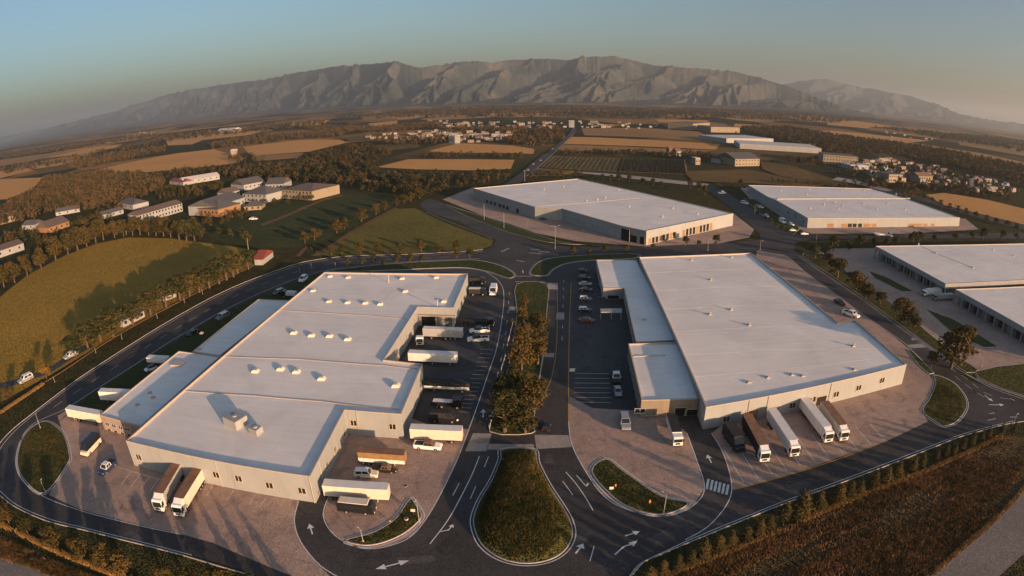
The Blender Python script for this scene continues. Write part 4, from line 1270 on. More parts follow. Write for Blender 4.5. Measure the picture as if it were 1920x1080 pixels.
# ---- warehouse at the right edge: two halls with column bays
def bay_hall(root, roof_px, H, i0, ncol, label_mat='wall_dark'):
    poly, ro = hall(root, roof_px, H, 'wall_dark', 'roof_white_e', 0.35)
    return poly
bE = thing('warehouse', 'two level warehouse with shaded column bays at the right edge', 'warehouse')
HE = 6.6
def colonnade(root, roof_px, H, a_px, b_px, ncol, fascia=2.4, depth=2.6):
    # roof slab with deep fascia, wall set back, one column per bay
    poly = GL(roof_px, H); poly = ccw(poly)
    inn = inset(poly, 0.32); n = len(poly)
    f = MB()
    for i in range(n):
        a, b = poly[i], poly[(i + 1) % n]
        f.add([(*a, H - fascia), (*b, H - fascia), (*b, H), (*a, H)], [(0, 1, 2, 3)], 'wall_grey')
    f.add([(*p, H) for p in poly] + [(*p, H) for p in inn], [(i, (i + 1) % n, n + (i + 1) % n, n + i) for i in range(n)], 'coping')
    f.add([(*p, H) for p in inn] + [(*p, H - 0.4) for p in inn], [(i, (i + 1) % n, n + (i + 1) % n, n + i) for i in range(n)], 'coping')
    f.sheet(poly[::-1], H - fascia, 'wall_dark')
    f.build('fascia', root)
    MB().sheet(inn, H - 0.35, 'roof_white_e').build('roof', root)
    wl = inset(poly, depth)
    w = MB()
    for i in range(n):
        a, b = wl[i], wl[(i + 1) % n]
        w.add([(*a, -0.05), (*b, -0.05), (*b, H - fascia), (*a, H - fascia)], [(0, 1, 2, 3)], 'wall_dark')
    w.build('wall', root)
    A_, B_ = Vector(G(*a_px, H)), Vector(G(*b_px, H))
    e = (B_ - A_).normalized(); nn = Vector((-e.y, e.x))
    if nn.dot(A_) < 0:
        nn = -nn
    for k in range(ncol + 1):
        p = A_ + (B_ - A_) * (k / ncol) + nn * 0.5
        MB().box(p.x - 0.28, p.x + 0.28, p.y - 0.28, p.y + 0.28, -0.02, H - fascia + 0.05, 'wall_grey').build('column', root)
        if k < ncol:
            q0 = A_ + (B_ - A_) * ((k + 0.18) / ncol) + nn * (depth - 0.06); q1 = A_ + (B_ - A_) * ((k + 0.82) / ncol) + nn * (depth - 0.06)
            d = MB(); d.add([(*q0, 0.1), (*q1, 0.1), (*q1, 3.4), (*q0, 3.4)], [(0, 1, 2, 3)], 'black' if k % 3 else 'panel_grey')
            d.build('roller_door', root)
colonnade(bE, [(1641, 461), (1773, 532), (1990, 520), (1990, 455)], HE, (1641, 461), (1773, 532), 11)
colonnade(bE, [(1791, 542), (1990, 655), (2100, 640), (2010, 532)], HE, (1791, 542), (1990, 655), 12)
for p in ((1722, 458), (1755, 475), (1824, 502), (1862, 469), (1900, 480)):
    roof_vent(bE, *p, HE - 0.35, 0.6, 0.3)
mb = MB(); strip_mesh(mb, GL([(1722, 459), (1760, 477), (1824, 502)], HE - 0.35), 0.2, HE - 0.36, 'steel', h=0.12); mb.build('pipe_run', bE)

# ------------------------------------------------------------------ smaller buildings
def house(name, label, cat, a_px, b_px, depth, h, wall='wall_white', roofm='roof_brown', pitch=0.22, group=None, wins=0, storeys=1, hip=False, over=0.5, z0=0.0, flat=False):
    a, b = Vector(G(*a_px)), Vector(G(*b_px))
    e = (b - a).normalized(); L = (b - a).length
    n = Vector((-e.y, e.x))
    if n.dot(a) < 0:
        n = -n
    rz = math.atan2(e.y, e.x)
    flip = n.dot(Vector((-e.y, e.x))) < 0
    r = thing(name, label, cat, (a.x, a.y, z0), rz, group)
    D = -depth if flip else depth
    y0, y1 = min(0, D), max(0, D)
    w = MB(); w.box(0, L, y0, y1, -0.3, h, wall); 
    if not flat and not hip:
        yc = (y0 + y1) / 2; rh = (y1 - y0) / 2 * pitch * 2
        w.add([(0, y0, h), (0, y1, h), (0, yc, h + rh)], [(0, 2, 1)], wall)
        w.add([(L, y0, h), (L, y1, h), (L, yc, h + rh)], [(0, 1, 2)], wall)
    w.build('wall', r)
    ro = MB()
    if flat:
        ro.box(-0.15, L + 0.15, y0 - 0.15, y1 + 0.15, h, h + 0.35, roofm)
    else:
        yc = (y0 + y1) / 2; rh = (y1 - y0) / 2 * pitch * 2
        X0, X1 = -over, L + over; Y0, Y1 = y0 - over, y1 + over
        zz = h - over * pitch * 2 * 0.5 + 0.06
        hx = min((Y1 - Y0) / 2, (X1 - X0) * 0.4) if hip else 0
        P = [(X0, Y0, zz), (X1, Y0, zz), (X1, Y1, zz), (X0, Y1, zz), (X0 + hx, yc, h + rh + 0.08), (X1 - hx, yc, h + rh + 0.08)]
        ro.add(P, [(0, 1, 5, 4), (2, 3, 4, 5), (3, 0, 4), (1, 2, 5)], roofm)
        ro.add([(p[0], p[1], p[2] - 0.14) for p in P[:4]], [(3, 2, 1, 0)], roofm)
    ro.build('roof', r)
    if wins:
        fy = 0.0; sg = -1 if D > 0 else 1
        for st in range(storeys):
            zc = h * (st + 0.55) / storeys
            for k in range(wins):
                x = L * (k + 0.5) / wins; ww = min(1.5, L / wins * 0.5); hh = min(1.5, h / storeys * 0.45)
                g = MB(); g.box(x - ww / 2, x + ww / 2, min(fy, fy + sg * 0.06), max(fy, fy + sg * 0.06), zc - hh / 2, zc + hh / 2, 'glass')
                g.build('window', r)
    return r

C_ = 'buildings of the housing compound on the left'
house('apartment_block', 'long white apartment block with brown roof behind the orange tree row', 'building', (262, 420), (343, 396), 16, 7, 'wall_white', 'roof_brown', 0.18, wins=14, storeys=2)
house('school_building', 'low slate roofed building with orange front in the housing compound', 'building', (356, 403), (410, 407), 26, 6, 'wall_orange', 'roof_slate', 0.2, wins=8, hip=True)
house('school_building', 'grey roofed hall with pale end wall beside the orange fronted building', 'building', (405, 405), (460, 386), 30, 7.5, 'wall_white', 'roof_slate', 0.16, wins=7)
house('villa', 'white block with dark hip roof in the middle of the compound', 'building', (456, 378), (500, 380), 26, 7, 'wall_white', 'roof_slate', 0.2, wins=6, storeys=2, hip=True)
house('office_block', 'beige two storey block with flat brown roof at the right end of the compound', 'building', (530, 372), (586, 376), 36, 8, 'wall_beige', 'roof_brown', 0.1, wins=9, storeys=2, hip=True)
house('shed', 'low orange lean to beside the beige two storey block', 'shed', (500, 378), (529, 370), 14, 4, 'wall_orange', 'roof_brown', 0.15, wins=3)
house('barn', 'grey roofed white barn left of another barn at the back of the compound', 'barn', (458, 358), (497, 350), 24, 6, 'wall_white', 'roof_slate', 0.2, wins=5)
house('barn', 'dark roofed white barn furthest right at the back of the compound', 'barn', (498, 355), (530, 354), 24, 5, 'wall_white', 'roof_slate', 0.2, wins=5)
house('barn', 'long white shed with pale roof among the trees', 'shed', (345, 347), (412, 336), 20, 5, 'wall_white', 'roof_pale', 0.15, wins=6)
house('shed', 'low white shed with red roof left of the long white shed', 'shed', (318, 345), (344, 348), 14, 4, 'wall_white', 'roof_red', 0.2, wins=2)
house('cottage', 'ochre gabled cottage with white end behind the slate roofed hall', 'house', (425, 372), (450, 366), 14, 5, 'wall_white', 'roof_brown', 0.25, wins=4)
house('round_house', 'low grey hip roofed annex beside the dark lawn', 'house', (458, 395), (490, 393), 16, 3.2, 'wall_beige', 'roof_slate', 0.2, wins=3, hip=True)
house('apartment_block', 'cream gabled block at the left edge above the shrubs', 'building', (-20, 427), (37, 412), 18, 6, 'wall_beige', 'roof_brown', 0.2, wins=6)
house('cottage', 'small white cottage with dark roof next to the cream block', 'house', (42, 431), (64, 430), 16, 4, 'wall_white', 'roof_slate', 0.2, wins=2)
house('bungalow', 'brown roofed bungalow with orange walls on the left', 'house', (92, 437), (131, 424), 22, 4.5, 'wall_orange', 'roof_brown', 0.2, wins=4)
house('shed', 'white flat shed at the left edge behind the orange trees', 'shed', (-25, 492), (46, 468), 20, 5, 'wall_white', 'roof_brown', 0.12, wins=4)
house('shed', 'long grey roofed shed among trees left of the apartment block', 'shed', (105, 405), (150, 397), 14, 3.5, 'wall_grey', 'roof_slate', 0.2, wins=3)
house('cottage', 'white walled cottage with grey hip roof behind the long white apartment block', 'house', (222, 389), (250, 394), 18, 5, 'wall_white', 'roof_slate', 0.2, wins=3, hip=True)
house('bungalow', 'white house with a slate roof left of the hip roofed cottage', 'house', (195, 410), (232, 400), 12, 3.5, 'wall_white', 'roof_slate', 0.2, wins=3)
house('hut', 'small white hut with red roof beside the bend of the ring road', 'hut', (478, 497), (493, 497), 16, 3.2, 'wall_white', 'roof_red', 0.18, wins=0)
house('hut', 'white field cabin with slate roof beside the ring road', 'hut', (232, 614), (272, 594), 6.0, 3.0, 'wall_white', 'roof_slate', 0.2, wins=4)
house('hut', 'pale roofed grey shelter half hidden by dark trees', 'hut', (180, 620), (213, 618), 8, 2.6, 'wall_grey', 'roof_pale', 0.2)
house('shed', 'tiny pale roofed shed at the edge of the dark meadow', 'shed', (306, 566), (332, 556), 5, 2.2, 'wall_grey', 'roof_pale', 0.1)
# distant big buildings
house('factory', 'long low white factory in the fields, far right of the straight road', 'factory', (1387, 279), (1540, 288), 90, 8, 'wall_white', 'roof_pale', 0.04, flat=True, wins=0)
house('factory', 'white factory shed behind the long low factory', 'factory', (1362, 268), (1450, 268), 90, 8, 'wall_white', 'roof_pale', 0.04, flat=True)
house('office_block', 'long beige office block right of the white factory', 'building', (1543, 307), (1608, 312), 40, 13, 'wall_beige', 'roof_brown', 0.1, wins=12, storeys=3, flat=True)
house('office_block', 'beige block with grey roof in the olive fields', 'building', (1378, 312), (1424, 311), 40, 9, 'wall_beige', 'roof_slate', 0.15, wins=8, storeys=2)
house('cottage', 'small cream cube house left of the beige field block', 'house', (1304, 309), (1313, 309), 14, 8, 'wall_beige', 'roof_pale', 0.1, flat=True, wins=2)
house('cottage', 'low white house between the cube house and the beige field block', 'house', (1350, 307), (1364, 306), 16, 6, 'wall_white', 'roof_slate', 0.2, wins=3)
house('apartment_block', 'far beige block with flat tan roof above the straight road fields', 'building', (1299, 244), (1331, 241), 70, 16, 'wall_beige', 'roof_tile', 0.1, flat=True, wins=8, storeys=3)
house('apartment_block', 'far long tan block left of the big dark wood', 'building', (1333, 248), (1387, 249), 70, 13, 'wall_beige', 'roof_tile', 0.1, flat=True, wins=10, storeys=2)
house('apartment_block', 'tall white tower block at the end of the straight road', 'building', (1067, 239), (1077, 239), 30, 17, 'wall_white', 'roof_pale', 0.1, flat=True, wins=5, storeys=6)
house('apartment_block', 'tall pale slab block in the near side of the town', 'building', (853, 269), (863, 268), 16, 13, 'wall_white', 'roof_pale', 0.1, flat=True, wins=5, storeys=5)
house('farmhouse', 'pink farmhouse in the tree line beyond the vineyard', 'house', (1255, 292), (1265, 292), 12, 9, 'wall_orange', 'roof_tile', 0.3, wins=2, storeys=2)
house('farmhouse', 'small pale farmhouse beside the pink farmhouse', 'house', (1268, 293), (1277, 293), 12, 7, 'wall_white', 'roof_tile', 0.3, wins=2)
house('office_block', 'beige block at the near edge of the right town', 'building', (1666, 342), (1692, 342), 24, 9, 'wall_beige', 'roof_slate', 0.1, flat=True, wins=7, storeys=2)
house('office_block', 'cream arcaded block in the right town beside the hedge', 'building', (1722, 343), (1748, 343), 18, 8, 'wall_beige', 'roof_tile', 0.2, wins=6, storeys=2)
house('shed', 'long flat pale shed in front of the right town', 'shed', (1595, 317), (1636, 318), 30, 5, 'wall_white', 'roof_pale', 0.1, flat=True, wins=5)
house('barn', 'yellow barn in the left plain beyond the big field', 'barn', (433, 293), (444, 292), 14, 9, 'wall_beige', 'roof_pale', 0.2)
house('barn', 'pale farm sheds on the left plain', 'barn', (408, 249), (440, 247), 40, 9, 'wall_white', 'roof_pale', 0.15)

def in_poly(p, poly):
    x, y = p; r = False; j = len(poly) - 1
    for i in range(len(poly)):
        xi, yi = poly[i]; xj, yj = poly[j]
        if (yi > y) != (yj > y) and x < (xj - xi) * (y - yi) / (yj - yi) + xi:
            r = not r
        j = i
    return r

def scatter(poly, n, rnd, mind=0.0):
    xs_ = [p[0] for p in poly]; ys_ = [p[1] for p in poly]; out = []; tries = 0
    while len(out) < n and tries < n * 60:
        tries += 1
        p = (rnd.uniform(min(xs_), max(xs_)), rnd.uniform(min(ys_), max(ys_)))
        if in_poly(p, poly) and (not mind or all((p[0] - q[0]) ** 2 + (p[1] - q[1]) ** 2 > mind * mind for q in out)):
            out.append(p)
    return out

def town_mesh(w, d, h, wall, roofm, flat):
    mb = MB(); mb.box(-w / 2, w / 2, -d / 2, d / 2, -0.5, h, wall)
    if flat:
        mb.box(-w / 2 - .2, w / 2 + .2, -d / 2 - .2, d / 2 + .2, h, h + 0.5, roofm)
    else:
        rh = d * 0.28
        mb.add([(-w / 2, -d / 2, h), (-w / 2, d / 2, h), (-w / 2, 0, h + rh)], [(0, 2, 1)], wall)
        mb.add([(w / 2, -d / 2, h), (w / 2, d / 2, h), (w / 2, 0, h + rh)], [(0, 1, 2)], wall)
        P = [(-w / 2 - .5, -d / 2 - .6, h - .3), (w / 2 + .5, -d / 2 - .6, h - .3), (w / 2 + .5, d / 2 + .6, h - .3), (-w / 2 - .5, d / 2 + .6, h - .3), (-w / 2 - .5, 0, h + rh + .1), (w / 2 + .5, 0, h + rh + .1)]
        mb.add(P, [(0, 1, 5, 4), (2, 3, 4, 5)], roofm)
    for sx in (-1, 1):
        for z in ([h * .5] if h < 5.5 else [h * .28, h * .72]):
            mb.box(sx * w * .25 - .7, sx * w * .25 + .7, -d / 2 - .05, -d / 2, z - .7, z + .7, 'glass')
    return mb.mesh('house')
rnd = random.Random(3)
TOWN = [town_mesh(*a) for a in ((12, 9, 4, 'wall_town', 'roof_pale', False), (14, 10, 6.5, 'wall_town', 'roof_tile', False), (18, 11, 7, 'wall_beige', 'roof_slate', True), (11, 9, 4.5, 'wall_beige', 'roof_slate', False), (24, 12, 8, 'wall_town', 'roof_slate', True), (13, 10, 4.2, 'wall_town', 'roof_slate', False), (10, 8, 4, 'wall_beige', 'roof_red', False), (16, 9, 5, 'wall_town', 'roof_brown', False))]
TOWNS = [
    ([(680, 260), (720, 251), (800, 247), (900, 250), (960, 253), (955, 263), (880, 268), (760, 264)], 78, 'pale house in the near part of the far town left of the straight road', 'houses of the near town', 11),
    ([(800, 226), (900, 229), (1058, 231), (1060, 241), (960, 243), (830, 240)], 75, 'pale house in the far part of the town left of the straight road', 'houses of the far town', 14),
    ([(1085, 229), (1170, 230), (1260, 238), (1180, 243), (1085, 241)], 36, 'pale house in the town right of the straight road', 'houses right of the straight road', 14),
    ([(1575, 305), (1650, 297), (1760, 317), (1905, 352), (1920, 372), (1840, 362), (1750, 345), (1640, 340), (1590, 325)], 108, 'small house in the crowded town at the right', 'houses of the right town', 9),
    ([(230, 252), (300, 245), (310, 252), (240, 262)], 10, 'tiny pale house on the hazy left plain', 'houses on the hazy left plain', 14),
    ([(1600, 252), (1660, 248), (1760, 262), (1700, 262)], 9, 'tiny pale house between the far right fields', 'houses between the far right fields', 14),
]
for poly, n, lab, grp, md in TOWNS:
    for p in scatter(ccw(GL(poly)), n, rnd, md):
        o = obj('town_house', TOWN[rnd.randrange(len(TOWN))])
        o.location = (p[0], p[1], 0.0); o.rotation_euler = (0, 0, rnd.choice((0, 0.3, -0.25, 1.5, 0.1)) + rnd.uniform(-.15, .15))
        s = rnd.uniform(0.5, 0.8); o.scale = (s, s, s * rnd.uniform(0.9, 1.25))
        tag(o, lab, 'house', grp)

# ------------------------------------------------------------------ trees
def leaf_quads(c, nrm, size, r, jit=0.55):
    n = len(c)
    nn = nrm + r.normal(0, jit, (n, 3)); nn /= np.linalg.norm(nn, axis=1)[:, None] + 1e-9
    up = r.normal(0, 1, (n, 3))
    a = np.cross(nn, up); a /= np.linalg.norm(a, axis=1)[:, None] + 1e-9
    b = np.cross(nn, a)
    s = (size * r.uniform(0.6, 1.35, n))[:, None]
    k = r.uniform(0.55, 1.0, n)[:, None]
    P = np.stack([c - a * s - b * s * k * .3, c - a * s * .1 - b * s * k, c + a * s + b * s * k * .2, c + a * s * .15 + b * s * k], 1)
    return P.reshape(-1, 3)

def crown_points(kind, n, r, lobes=16):
    """unit tree: height 1, returns points, outward normals"""
    if kind == 'cone':
        z = 0.08 + 0.92 * (1 - np.sqrt(r.random(n))) ; z = np.clip(z, .08, .985)
        ph = r.random(n) * 2 * np.pi
        lay = 0.78 + 0.22 * np.cos(z * 2 * np.pi * 6.5 + 1.3 * np.sin(ph * 2)) + 0.14 * np.sin(ph * 3 + z * 9)
        rad = 0.25 * (1 - z) ** 0.62 * lay * (1 - 0.35 * r.random(n) ** 2)
        rad = np.maximum(rad, 0.012)
        c = np.stack([rad * np.cos(ph), rad * np.sin(ph), z], 1)
        nr_ = np.stack([np.cos(ph), np.sin(ph), np.full(n, 0.45)], 1)
        return c, nr_
    if kind == 'round':
        base, top, wx = 0.16, 0.98, 0.40
    elif kind == 'tall':
        base, top, wx = 0.10, 1.0, 0.27
    else:
        base, top, wx = 0.02, 1.0, 0.58
    L = []
    for i in range(lobes):
        t = (i + 0.5) / lobes
        z = base + (top - base) * (0.14 + 0.74 * r.random())
        u = (z - base) / (top - base)
        w = wx * np.sqrt(max(0.02, 1 - (2 * u - 0.85) ** 2 / 1.45)) * 0.72
        ph = t * 2 * np.pi * 2.618 + r.random()
        rr_ = w * r.uniform(0.45, 1.0)
        L.append((rr_ * np.cos(ph), rr_ * np.sin(ph), z, wx * r.uniform(0.26, 0.46)))
    L.append((0, 0, base + (top - base) * .55, wx * 0.55)); L.append((0.02, 0.01, top - wx * 0.36, wx * 0.36))
    L = np.array(L)
    wts = L[:, 3] ** 2; k = r.choice(len(L), n, p=wts / wts.sum())
    d = r.normal(0, 1, (n, 3)); d[:, 2] += 0.25; d /= np.linalg.norm(d, axis=1)[:, None]
    c = L[k, :3] + d * (L[k, 3] * r.uniform(0.72, 1.06, n))[:, None] * np.array([1, 1, 0.85])
    c[:, 2] = np.clip(c[:, 2], base * .6, 1.02)
    return c, d

def crown_mesh(name, kind, n, size, mat, seed, lobes=16, jit=0.55):
    r = np.random.default_rng(seed)
    c, d = crown_points(kind, n, r, lobes)
    V = leaf_quads(c, d, size, r, jit)
    return np_mesh(name, V, np.arange(len(V)).reshape(-1, 4), mat)

def trunk_mesh(kind, seed):
    r = random.Random(seed)
    mb = MB()
    if kind == 'cone':
        mb.cyl((0, 0, -0.03), (0, 0, 0.7), 0.022, 0.006, 'bark', 6)
        return mb.mesh('trunk')
    h = 0.45
    mb.cyl((0, 0, -0.03), (0.01, 0, h), 0.035, 0.02, 'bark', 7)
    for i in range(5):
        a = i * 1.257 + r.uniform(-.3, .3)
        z0 = h * r.uniform(.6, 1.0)
        mb.cyl((0.01, 0, z0), (0.24 * math.cos(a), 0.24 * math.sin(a), z0 + r.uniform(.18, .32)), 0.015, 0.005, 'bark', 5)
    return mb.mesh('trunk')

TREE = {}
for kind, mat, nleaf, size, nvar in (('cone', 'leaf_conifer', 1500, 0.020, 3), ('round', 'leaf_autumn', 1700, 0.030, 3), ('round', 'leaf_green', 1500, 0.032, 3), ('tall', 'leaf_autumn', 1500, 0.024, 3), ('bush', 'leaf_green', 700, 0.055, 2), ('round', 'leaf_yellow', 900, 0.038, 1), ('bush', 'leaf_autumn', 700, 0.055, 2)):
    TREE[kind, mat] = [(trunk_mesh(kind, s), crown_mesh('crown', kind, nleaf, size, mat, 100 + s * 7 + len(TREE))) for s in range(nvar)]
tr = random.Random(5)

def tree(kind, mat, x, y, h, label, group, name=None, wide=1.0, z=0.0):
    nm = name or {'cone': 'conifer_tree', 'round': 'tree', 'tall': 'poplar_tree', 'bush': 'shrub'}[kind]
    t = thing(nm, label, 'shrub' if kind == 'bush' else 'tree', (x, y, z), tr.uniform(0, 6.28), group)
    w = h * wide * tr.uniform(0.9, 1.1)
    t.scale = (w, w, h)
    tm, cm = tr.choice(TREE[kind, mat])
    obj('trunk', tm, t); obj('crown', cm, t)
    return t

def trees_px(kind, mat, lst, label, group, wide=1.0, hs=1.0, name=None, hmin=2.0):
    for p in lst:
        x, y = G(p[0], p[1])
        h = max(hmin, top_height((p[0], p[1]), (p[0], p[1] - p[2]))) * hs
        tree(kind, mat, x, y, h, label, group, name, wide)

trees_px('cone', 'leaf_conifer', [(1500, 965, 46), (1532, 950, 32), (1470, 970, 30), (1440, 990, 25), (1421, 1000, 27), (1397, 1013, 27), (1368, 1022, 27), (1345, 1033, 28), (1317, 1045, 33), (1293, 1057, 27), (1268, 1068, 27), (1240, 1080, 28), (1215, 1095, 30), (1570, 940, 33), (1590, 930, 30), (1610, 923, 25), (1637, 910, 29), (1658, 905, 33), (1680, 893, 31), (1710, 880, 24), (1727, 873, 25), (1755, 860, 19), (1772, 853, 22), (1787, 850, 22), (1803, 840, 25), (1820, 832, 27), (1840, 823, 19), (1853, 818, 20), (1877, 813, 22), (1900, 810, 20)],
         'small cone shaped evergreen in the row along the front right kerb', 'evergreens along the front right kerb', 1.75, 1.12)
trees_px('round', 'leaf_autumn', [(-8, 972, 36), (18, 982, 42), (53, 1002, 42), (105, 1028, 48), (155, 1050, 46), (197, 1062, 46), (235, 1080, 50), (313, 1092, 36), (355, 1100, 42), (418, 1108, 50)],
         'bushy golden tree in the row along the lower left kerb', 'golden trees along the lower left kerb', 1.25)
# taller trees below the frame, unseen, kept for their shadows on the yard
trees_px('cone', 'leaf_conifer', [(480, 1125, 40), (540, 1150, 44), (600, 1170, 44)], 'unseen evergreen below the left yard, kept for its shadow', 'unseen evergreens below the left yard', 1.3)
med = 'autumn tree on the planted median between the warehouses'
for k, (p, kd, lab) in enumerate((((985, 573, 24), 'tall', 'small conical orange tree at the far end of the planted median'), ((982, 605, 30), 'round', 'round tree second from the far end of the planted median'), ((980, 642, 38), 'round', 'bushy tree on the left side of the median beside the white cars'),
                                  ((978, 694, 62), 'round', 'largest golden tree in the middle of the planted median'), ((963, 727, 45), 'round', 'golden tree just below the largest tree on the median'), ((944, 748, 46), 'round', 'dark leaved tree overhanging the left road from the median'),
                                  ((1015, 637, 42), 'tall', 'slim orange tree on the right side of the median'), ((1008, 684, 52), 'tall', 'tall slim orange tree on the right edge of the median'), ((1000, 772, 66), 'round', 'big round tree leaning over the right road from the median'),
                                  ((946, 810, 78), 'tall', 'tall conical tree at the near left end of the median'), ((985, 812, 55), 'tall', 'slim glowing tree at the near right end of the median'), ((962, 770, 40), 'round', 'dark tree between the big trees at the near end of the median'), ((1012, 610, 22), 'bush', 'low shrub on the right side of the median'), ((992, 740, 30), 'bush', 'low dark shrub in the middle of the median'))):
    x, y = G(p[0], p[1]); h = top_height((p[0], p[1]), (p[0], p[1] - p[2]))
    tree(kd, 'leaf_autumn' if k != 5 else 'leaf_green', x, y, h, lab, None, None, 1.45 if kd == 'tall' else 1.12, 0.1)
for p, lab in (((1520, 486, 22), 'first tree of the right road verge beside the junction'), ((1545, 502, 24), 'second tree of the right road verge beside a white car'), ((1562, 523, 34), 'round dark tree on the upper right road verge'), ((1597, 546, 34), 'large dark round tree halfway up the right road verge'), ((1615, 562, 29), 'brown tree just below the large round tree on the verge'), ((1642, 573, 22), 'small round tree standing alone on the verge'), ((1683, 606, 43), 'wide brown tree opposite the parked dark car'), ((1707, 616, 24), 'small brown tree beside the wide brown tree'), ((1775, 692, 72), 'biggest spreading tree over the right road')):
    x, y = G(p[0] + 8, p[1] - 2); h = top_height((p[0], p[1]), (p[0], p[1] - p[2]))
    tree('round', 'leaf_autumn' if p[0] % 2 else 'leaf_green', x, y, h * 1.15, lab, None, None, 1.5)
x, y = G(1745, 690); tree('round', 'leaf_green', x, y, 6.0, 'lower tree growing against the biggest spreading tree', None, None, 1.2)
trees_px('round', 'leaf_green', [(1562, 471, 32), (1590, 470, 20), (1613, 464, 24), (1640, 464, 20), (1662, 463, 18), (1680, 460, 18), (1712, 457, 24), (1724, 455, 22), (1752, 455, 16), (1790, 452, 16), (1822, 450, 16), (1843, 450, 24), (1880, 450, 20), (1905, 452, 16)], 'dark roadside tree in the row before the far right warehouse', 'roadside trees before the far right warehouse', 1.25)
trees_px('round', 'leaf_autumn', [(641, 477, 16), (676, 475, 17), (709, 472, 17), (751, 473, 17), (790, 471, 19), (824, 471, 14), (855, 470, 17), (622, 479, 14)], 'small round orange tree on the meadow side of the ring road', 'orange trees on the meadow side of the ring road', 1.2, 1.1)
trees_px('round', 'leaf_green', [(652, 500, 16), (681, 498, 16), (701, 494, 18), (720, 499, 16), (745, 496, 20), (770, 493, 19), (791, 493, 16), (857, 487, 20), (881, 485, 20), (1075, 480, 18), (1105, 479, 14), (1135, 477, 17), (1175, 476, 18), (1225, 470, 14)], 'small dark tree on the warehouse side of the ring road', 'dark trees on the warehouse side of the ring road', 1.0)
trees_px('round', 'leaf_autumn', [(572, 456, 22), (590, 451, 24), (632, 437, 28), (646, 429, 24), (678, 416, 26), (705, 403, 22), (722, 394, 18), (744, 386, 16), (758, 381, 18), (770, 378, 20), (787, 372, 22), (600, 443, 14)], 'brown round tree along the earth footpath', 'trees along the earth footpath', 1.25)
trees_px('round', 'leaf_autumn', [(-18, 550, 44), (8, 538, 42), (28, 530, 42), (52, 520, 42), (78, 505, 42), (105, 488, 47), (128, 478, 42), (146, 470, 46), (163, 462, 40), (180, 455, 42), (194, 450, 40), (215, 446, 34), (232, 443, 32), (249, 442, 35), (263, 441, 32), (279, 441, 34), (293, 442, 34), (307, 443, 36), (320, 445, 34)], 'golden tree in the long row along the back of the meadow', 'golden trees along the back of the meadow', 1.2, 1.05)
trees_px('round', 'leaf_green', [(336, 450, 38), (350, 452, 42), (365, 452, 38)], 'dark bushy tree at the corner of the meadow', 'dark trees at the corner of the meadow', 1.2)
trees_px('round', 'leaf_green', [(165, 652, 42), (213, 632, 47), (283, 592, 42), (338, 563, 42), (374, 548, 40), (411, 532, 40), (438, 519, 40), (466, 505, 30), (190, 641, 40), (250, 609, 38), (312, 577, 40), (356, 555, 38), (393, 540, 38), (425, 525, 38), (140, 668, 34)], 'dark tree in the row between meadow and ring road, thickened with added trees to shade the meadow', 'dark trees between meadow and ring road', 1.6, 1.2)  # in-between trees added and the row heightened to spread shade over the meadow
trees_px('round', 'leaf_yellow', [(88, 710, 32)], 'single bright yellow tree beside the white cars on the lane', None, 1.0)
trees_px('bush', 'leaf_autumn', [(14, 748, 24), (68, 672, 14), (-10, 790, 26)], 'orange shrub at the left edge of the meadow lane', 'orange shrubs by the meadow lane', 1.0)
trees_px('round', 'leaf_green', [(1262, 448, 14), (1343, 461, 22), (1285, 462, 20), (1310, 464, 14)], 'brown tree between the far centre warehouse and the junction', 'trees before the far centre warehouse', 0.9)
trees_px('round', 'leaf_green', [(1322, 365, 18), (1310, 357, 16), (1295, 353, 16), (1225, 348, 14), (1205, 345, 12), (1180, 341, 14), (1160, 340, 14), (1145, 339, 12), (1130, 338, 12), (1110, 336, 10), (1388, 350, 14), (1240, 349, 10)], 'dark tree behind the far centre warehouse', 'trees behind the far centre warehouse', 1.1)
trees_px('bush', 'leaf_green', [(1435, 412, 8), (1445, 418, 9), (1455, 424, 9), (1465, 430, 9), (1475, 434, 8), (1420, 402, 7), (1530, 478, 10), (1535, 490, 10), (1550, 480, 12)], 'low shrub in the parking verge beside the approach road', 'shrubs in the parking verge', 1.0)
trees_px('bush', 'leaf_green', [(1733, 372, 10), (1748, 378, 9), (1764, 384, 10), (1780, 390, 10), (1797, 396, 11), (1812, 401, 12), (1830, 407, 11), (1850, 413, 11), (1868, 419, 11), (1888, 424, 12), (1906, 429, 11)], 'dark bush in the hedge line below the right stubble field', 'bushes below the right stubble field', 1.1)

mrnd = random.Random(21)
for k in range(26):                                   # underplanting of the median
    t = k / 25
    px_ = 985 + 24 * math.sin(k * 2.4) * (0.4 + .6 * (1 - t * .3)) - 22 * t; py_ = 590 + 215 * t
    x, y = G(px_, py_)
    tree('bush', 'leaf_green' if k % 3 else 'leaf_autumn', x, y, mrnd.uniform(1.2, 2.6), 'low shrub in the underplanting of the median', 'shrubs under the median trees', None, 1.3, 0.1)

